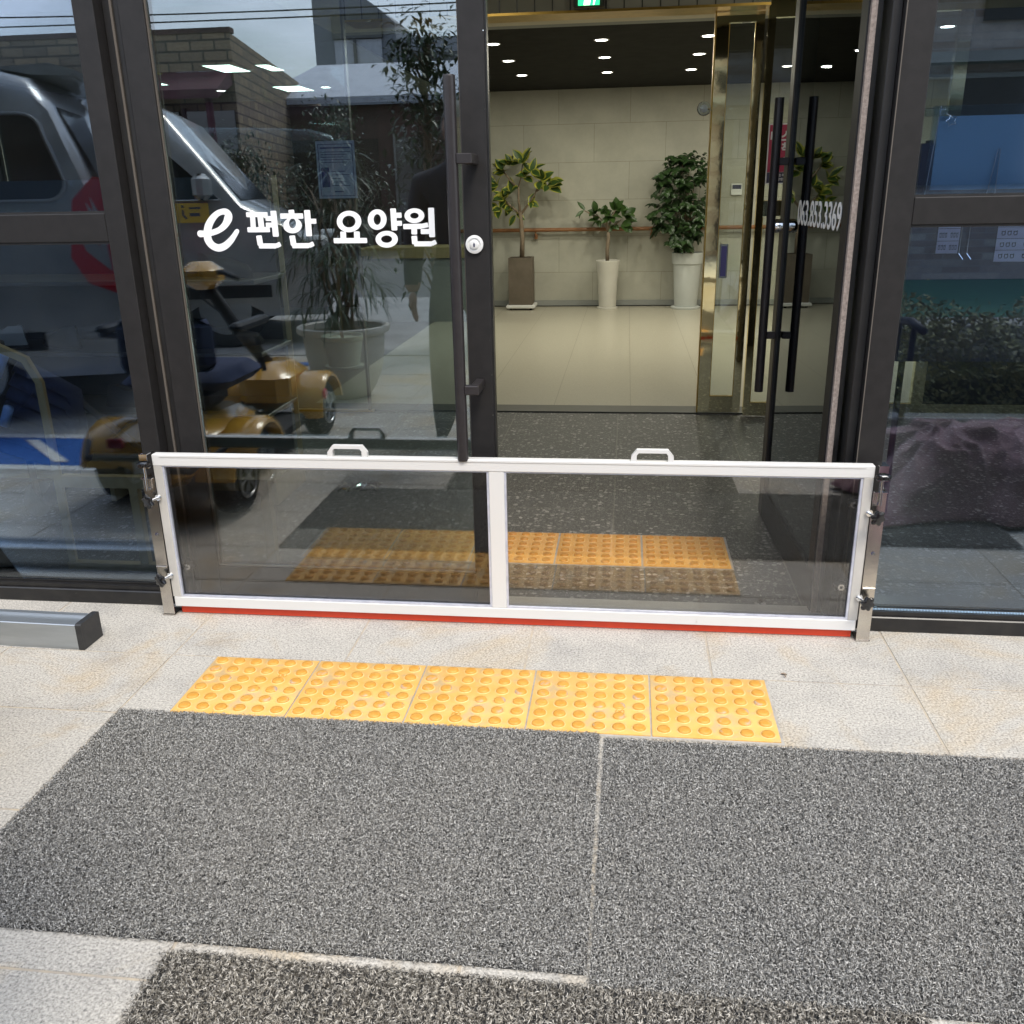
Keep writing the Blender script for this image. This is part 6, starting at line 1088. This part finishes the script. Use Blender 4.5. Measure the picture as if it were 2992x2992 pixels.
# person standing beside the camera, mostly hidden by the door edge
def person():
    t = wthing('person', 'person in a dark jacket and grey trousers standing by the scooter', 'person', (-.81, .44, 0))
    bx_, by_ = -.81, .44
    J = [((0, 0, .84), .135, .105), ((0, .0, .98), .125, .095), ((0, .01, 1.14), .150, .105), ((0, .0, 1.27), .145, .09), ((0, 0, 1.355), .055, .055), ((0, .01, 1.41), .052, .052),
         ((-.09, 0, .74), .095, .10), ((-.11, .01, .44), .082, .085), ((-.12, 0, .12), .066, .070), ((-.12, .11, .035), .042, .030), ((-.12, .16, .03), .036, .022),
         ((.09, 0, .74), .095, .10), ((.11, .01, .44), .082, .085), ((.12, 0, .12), .066, .070), ((.12, .11, .035), .042, .030), ((.12, .16, .03), .036, .022),
         ((-.185, 0, 1.26), .070, .070), ((-.235, .02, 1.02), .056, .058), ((-.245, .06, .80), .046, .048), ((-.245, .07, .75), .026, .032), ((.185, 0, 1.26), .062, .062), ((.235, .02, 1.02), .046, .046), ((.215, .10, .84), .034, .034), ((.21, .12, .80), .026, .032)]
    E_ = [(0, 1), (1, 2), (2, 3), (3, 4), (4, 5), (0, 6), (6, 7), (7, 8), (8, 9), (9, 10), (0, 11), (11, 12), (12, 13), (13, 14), (14, 15), (3, 16), (16, 17), (17, 18), (18, 19), (3, 20), (20, 21), (21, 22), (22, 23)]
    def skin(nm, J, E_, mt, sub=2, root=0):
        me = bpy.data.meshes.new(nm); me.from_pydata([(bx_+p[0], by_+p[1], p[2]) for p, a, b_ in J], E_, []); o = bpy.data.objects.new(nm, me); C.objects.link(o)
        m_ = o.modifiers.new('s', 'SKIN'); m_.use_smooth_shade = True; mm = me.skin_vertices[0].data if me.skin_vertices else None
        if mm is None:
            bm_ = __import__('bmesh').new(); bm_.from_mesh(me); bm_.verts.layers.skin.verify(); bm_.to_mesh(me); bm_.free(); mm = me.skin_vertices[0].data
        for i, (p, a, b_) in enumerate(J): mm[i].radius = (a, b_); mm[i].use_root = (i == root)
        s_ = o.modifiers.new('u', 'SUBSURF'); s_.levels = sub; s_.render_levels = sub
        bpy.context.view_layer.update(); me2 = bpy.data.meshes.new_from_object(o.evaluated_get(bpy.context.evaluated_depsgraph_get())); bpy.data.objects.remove(o)
        me2.name = nm; o2 = bpy.data.objects.new(nm, me2)
        for m2 in (mt if isinstance(mt, list) else [mt]): me2.materials.append(M[m2])
        C.objects.link(o2); link_parent(o2, t); return o2
    b_ = skin('body', J, E_, ['jacket', 'trousers', 'black_mat', 'skin'])
    for p in b_.data.polygons:
        z = p.center.z; xr = abs(p.center.x-bx_)
        p.material_index = 2 if z < .105 else (3 if (z < .80 and xr > .195) or z > 1.375 else (1 if z < .86 and xr < .19 else 0))
    for sx, wx, wy, wz in ((-1, -.245, .07, .76), (1, .21, .12, .80)):
        hj = [((wx, wy, wz), .026, .032), ((wx+.004, wy+.012, wz-.05), .020, .036), ((wx+.004, wy+.014, wz-.075), .018, .036)]; he = [(0, 1), (1, 2)]
        for i, (dy, L1) in enumerate(((-.027, .060), (-.009, .072), (.009, .068), (.027, .055))):
            k = len(hj); hj += [((wx+.004, wy+.012+dy, wz-.078), .0095, .0095), ((wx+.002-sx*.006, wy+.014+dy, wz-.078-L1*.55), .0088, .0088), ((wx-sx*.018, wy+.017+dy, wz-.078-L1), .0078, .0078)]; he += [(2, k), (k, k+1), (k+1, k+2)]
        k = len(hj); hj += [((wx+.002, wy+.044, wz-.045), .011, .011), ((wx-.002, wy+.058, wz-.075), .009, .009)]; he += [(1, k), (k, k+1)]
        skin('hand', hj, he, 'skin', 1)
    q = MB(); n, k_ = 20, 24; v = []; f = []
    for i in range(n+1):
        ph = math.pi*i/n; z = math.cos(ph); s_ = math.sin(ph)
        for k in range(k_):
            a = 2*math.pi*k/k_; x_ = .073*s_*math.cos(a)*(1-.18*max(0, -z)); y_ = .090*s_*math.sin(a)*(1-.12*max(0, -z)); 
            nose = .022*math.exp(-((a-math.pi/2)/.16)**2-((z+.10)/.16)**2); eye = -.007*(math.exp(-((a-math.pi/2-.38)/.16)**2)+math.exp(-((a-math.pi/2+.38)/.16)**2))*math.exp(-((z-.02)/.10)**2)
            mouth = .004*math.exp(-((a-math.pi/2)/.25)**2-((z+.45)/.08)**2); v.append((bx_+x_, by_+.015+y_+nose+eye+mouth, 1.505+.112*z))
    for i in range(n):
        for k in range(k_): e = (k+1) % k_; f.append((i*k_+k, (i+1)*k_+k, (i+1)*k_+e, i*k_+e))
    q.add(v, f)
    for sx in (-1, 1): q.lathe([(.004, -.008), (.020, -.003), (.024, .004), (.016, .010)], (bx_+sx*.074, by_+.008, 1.50), 16, 'x')
    q.build('head', 'skin', t, smooth=True)
    q = MB()
    for sx in (-1, 1): q.lathe([(.009, 0), (.008, -.003), (.003, -.005)], (bx_+sx*.027, by_+.092, 1.508), 14, 'y')
    q.build('eyes', 'ink', t)
    q = MB(); v = []; f = []
    for i in range(9):
        ph = math.pi*.62*i/8
        for k in range(k_):
            a = 2*math.pi*k/k_; lim = 1 if math.sin(a) < .45 else .62; pz_ = ph*lim; v.append((bx_+.080*math.sin(pz_)*math.cos(a), by_+.010+.097*math.sin(pz_)*math.sin(a), 1.510+.116*math.cos(pz_)+.004*math.sin(k*5.)))
    for i in range(8):
        for k in range(k_): e = (k+1) % k_; f.append((i*k_+k, (i+1)*k_+k, (i+1)*k_+e, i*k_+e))
    q.add(v, f); q.build('hair', 'hair', t, smooth=True)
person()

# buildings across the road
def building(name, label, base): return wthing(name, label, 'building', base, 'buildings across the road')
b1 = building('block_building', 'tan block walled building with a maroon awning', (-12, -15, 0))
q = MB(); q.prism([(-24, -11), (-6.57, -11), (-8.6, -22), (-24, -22)], 'z', 0, 3.78); q.build('wall', 'brick', b1)
q = MB(); q.prism([(-24, -10.98), (-6.55, -10.98), (-6.57, -11.2), (-24, -11.2)], 'z', 3.782, 3.86); q.build('roof', 'brownwall', b1)
q = MB(); q.add([(-10.6, -10.99, 3.22), (-6.6, -10.99, 3.22), (-6.5, -10.1, 2.85), (-10.6, -10.1, 2.85), (-10.6, -10.99, 3.0), (-6.6, -10.99, 3.0), (-6.5, -10.1, 2.72), (-10.6, -10.1, 2.72)], [(0, 3, 2, 1), (4, 5, 6, 7), (3, 7, 6, 2), (2, 6, 5, 1), (0, 4, 7, 3)]); q.build('awning', 'maroon', b1)
for i in range(4): q = MB(); q.box(-10.4+i*.98, -9.55+i*.98, -10.985, -10.95, .1, 2.6); w_ = q.build('shop_window', 'darkglass', b1); q = MB(); q.box(-10.46+i*.98, -10.41+i*.98, -10.985, -10.92, .05, 2.65); q.build('frame', 'redwood', w_)
q = MB(); q.tube([(-6.75, -10.3, 0), (-6.75, -10.3, 2.8)], .06, 10); q.build('post', 'maroon', b1)
q = MB(); q.tube([(-8.05, -10.94, 3.55), (-8.0, -10.92, 3.2), (-7.6, -10.92, 3.1), (-7.55, -10.9, 2.9)], .05, 8); q.build('pipe', 'leaf_yellow', b1)
b2 = building('brown_shops', 'low dark brown shop row under a white sheet roof', (-5, -17, 0))
q = MB(); q.box(-8.0, 1.2, -24, -16.4, 0, 3.1); q.build('wall', 'brownwall', b2)
q = MB(); q.add([(-8.3, -16.1, 3.25), (1.5, -16.1, 3.25), (1.5, -21, 4.5), (-8.3, -21, 4.5), (-8.3, -16.1, 3.12), (1.5, -16.1, 3.12), (1.5, -21, 4.35), (-8.3, -21, 4.35)], [(0, 1, 2, 3), (7, 6, 5, 4), (0, 4, 5, 1), (1, 5, 6, 2), (3, 7, 4, 0), (2, 6, 7, 3)]); q.build('roof', 'white_roof', b2)
for i in range(7):
    x = -7.6+i*1.22; q = MB(); q.box(x, x+.8, -16.395, -16.36, .2+.5*(i % 2), 2.4); w_ = q.build('window', 'darkglass', b2); q = MB(); q.box(x-.06, x-.01, -16.395, -16.33, .1, 2.5); q.build('frame', 'redwood' if i % 2 else 'greywall', w_)
b3 = building('grey_tower_building', 'modern grey clad building with a white lattice recess', (-9.7, -32, 0))
q = MB(); q.prism([(-11.2, 0), (-8.25, 0), (-8.25, 6.9), (-9.0, 7.5), (-9.6, 7.9), (-11.2, 7.9)], 'y', -36, -30); q.build('wall', 'grey_clad', b3)
q = MB(); q.box(-10.45, -8.75, -29.99, -29.9, 5.0, 6.4); w_ = q.build('recess', 'white_roof', b3)
q = MB(); q.box(-10.5, -8.7, -29.99, -29.8, 6.42, 7.2); q.box(-9.75, -9.65, -29.89, -29.8, 5.0, 6.4); q.build('dark_window', 'darkglass', b3)
b4 = building('long_pale_building', 'long pale flat building with a band of windows', (-4, -33, 0))
q = MB(); q.box(-8.2, 6, -38, -31, 0, 6.55); q.build('wall', 'grey_clad2', b4)
q = MB(); q.box(-7.9, 5.6, -30.99, -30.9, 5.3, 6.05); w_ = q.build('window_band', 'darkglass', b4)
for i in range(15): q = MB(); q.box(-7.9+i*.95, -7.84+i*.95, -30.89, -30.84, 5.3, 6.05); q.build('mullion', 'grey_clad', w_)
b5 = building('stone_house', 'house with rough pale stone siding and dark windows', (7, -9.5, 0))
q = MB(); q.box(-.2, 12, -13, -8.2, 0, 6.2); q.build('wall', 'stone', b5)
for (x0, x1, z0, z1) in ((2.5, 3.4, 2.25, 2.55), (3.5, 5.4, 1.2, 2.45), (5.9, 7.6, 1.2, 2.45), (4.3, 5.0, 3.1, 3.5), (2.5, 3.3, .1, 2.1), (.1, 1.0, 2.85, 3.2), (.2, 1.9, .1, 2.4)):
    q = MB(); q.box(x0, x1, -8.19, -8.14, z0, z1); w_ = q.build('window', 'darkglass', b5); q = MB(); q.box(x0-.05, x1+.05, -8.19, -8.11, z1+.005, z1+.06); q.build('frame', 'greywall', w_)
q = MB(); q.box(-.4, 12.2, -8.5, -7.9, 2.62, 2.74); q.build('canopy', 'greywall', b5); q = MB(); q.box(-.4, 12.1, -8.195, -8.05, 3.56, 3.76); q.build('canopy', 'greywall', b5)
q = MB(); q.box(1.0, 12, -8.1, -4.3, -.02, .0065); tag(q.build('green_floor', 'turf'), kind='structure')
# poles and cables
def pole(x, y, h, label):
    t = wthing('utility_pole', label, 'utility pole', (x, y, 0), 'utility poles'); q = MB(); q.tube([(x, y, 0), (x, y, h)], [.14, .10], 16); q.build('shaft', 'concrete', t, smooth=True, autosmooth=40)
    q = MB(); q.box(x-.06, x+.06, y-.7, y+.7, h-.5, h-.42); q.build('crossarm', 'greywall', t)
pole(-26, -12.5, 8.5, 'utility pole beyond the tan block building'); pole(13, -12.5, 8.0, 'utility pole beside the stone house')
for i, (y, z0, z1, sg) in enumerate(((-12.2, 8.0, 7.6, .9), (-12.8, 8.0, 7.6, 1.2), (-12.4, 7.1, 6.6, 1.1), (-12.6, 6.2, 5.9, .8), (-12.3, 5.6, 5.5, .6), (-12.9, 5.2, 5.0, .7), (-12.7, 4.6, 4.5, .3))):
    q = MB(); q.tube([(-26+39*k/24, y, z0+(z1-z0)*k/24-sg*4*(k/24)*(1-k/24)) for k in range(25)], .014, 5)
    tag(q.build('overhead_cable', 'black_mat'), ['highest front cable', 'highest rear cable', 'second cable from the top', 'middle cable', 'third cable from the bottom', 'second cable from the bottom', 'lowest cable'][i]+' strung between the utility poles', 'cable', 'overhead cables')
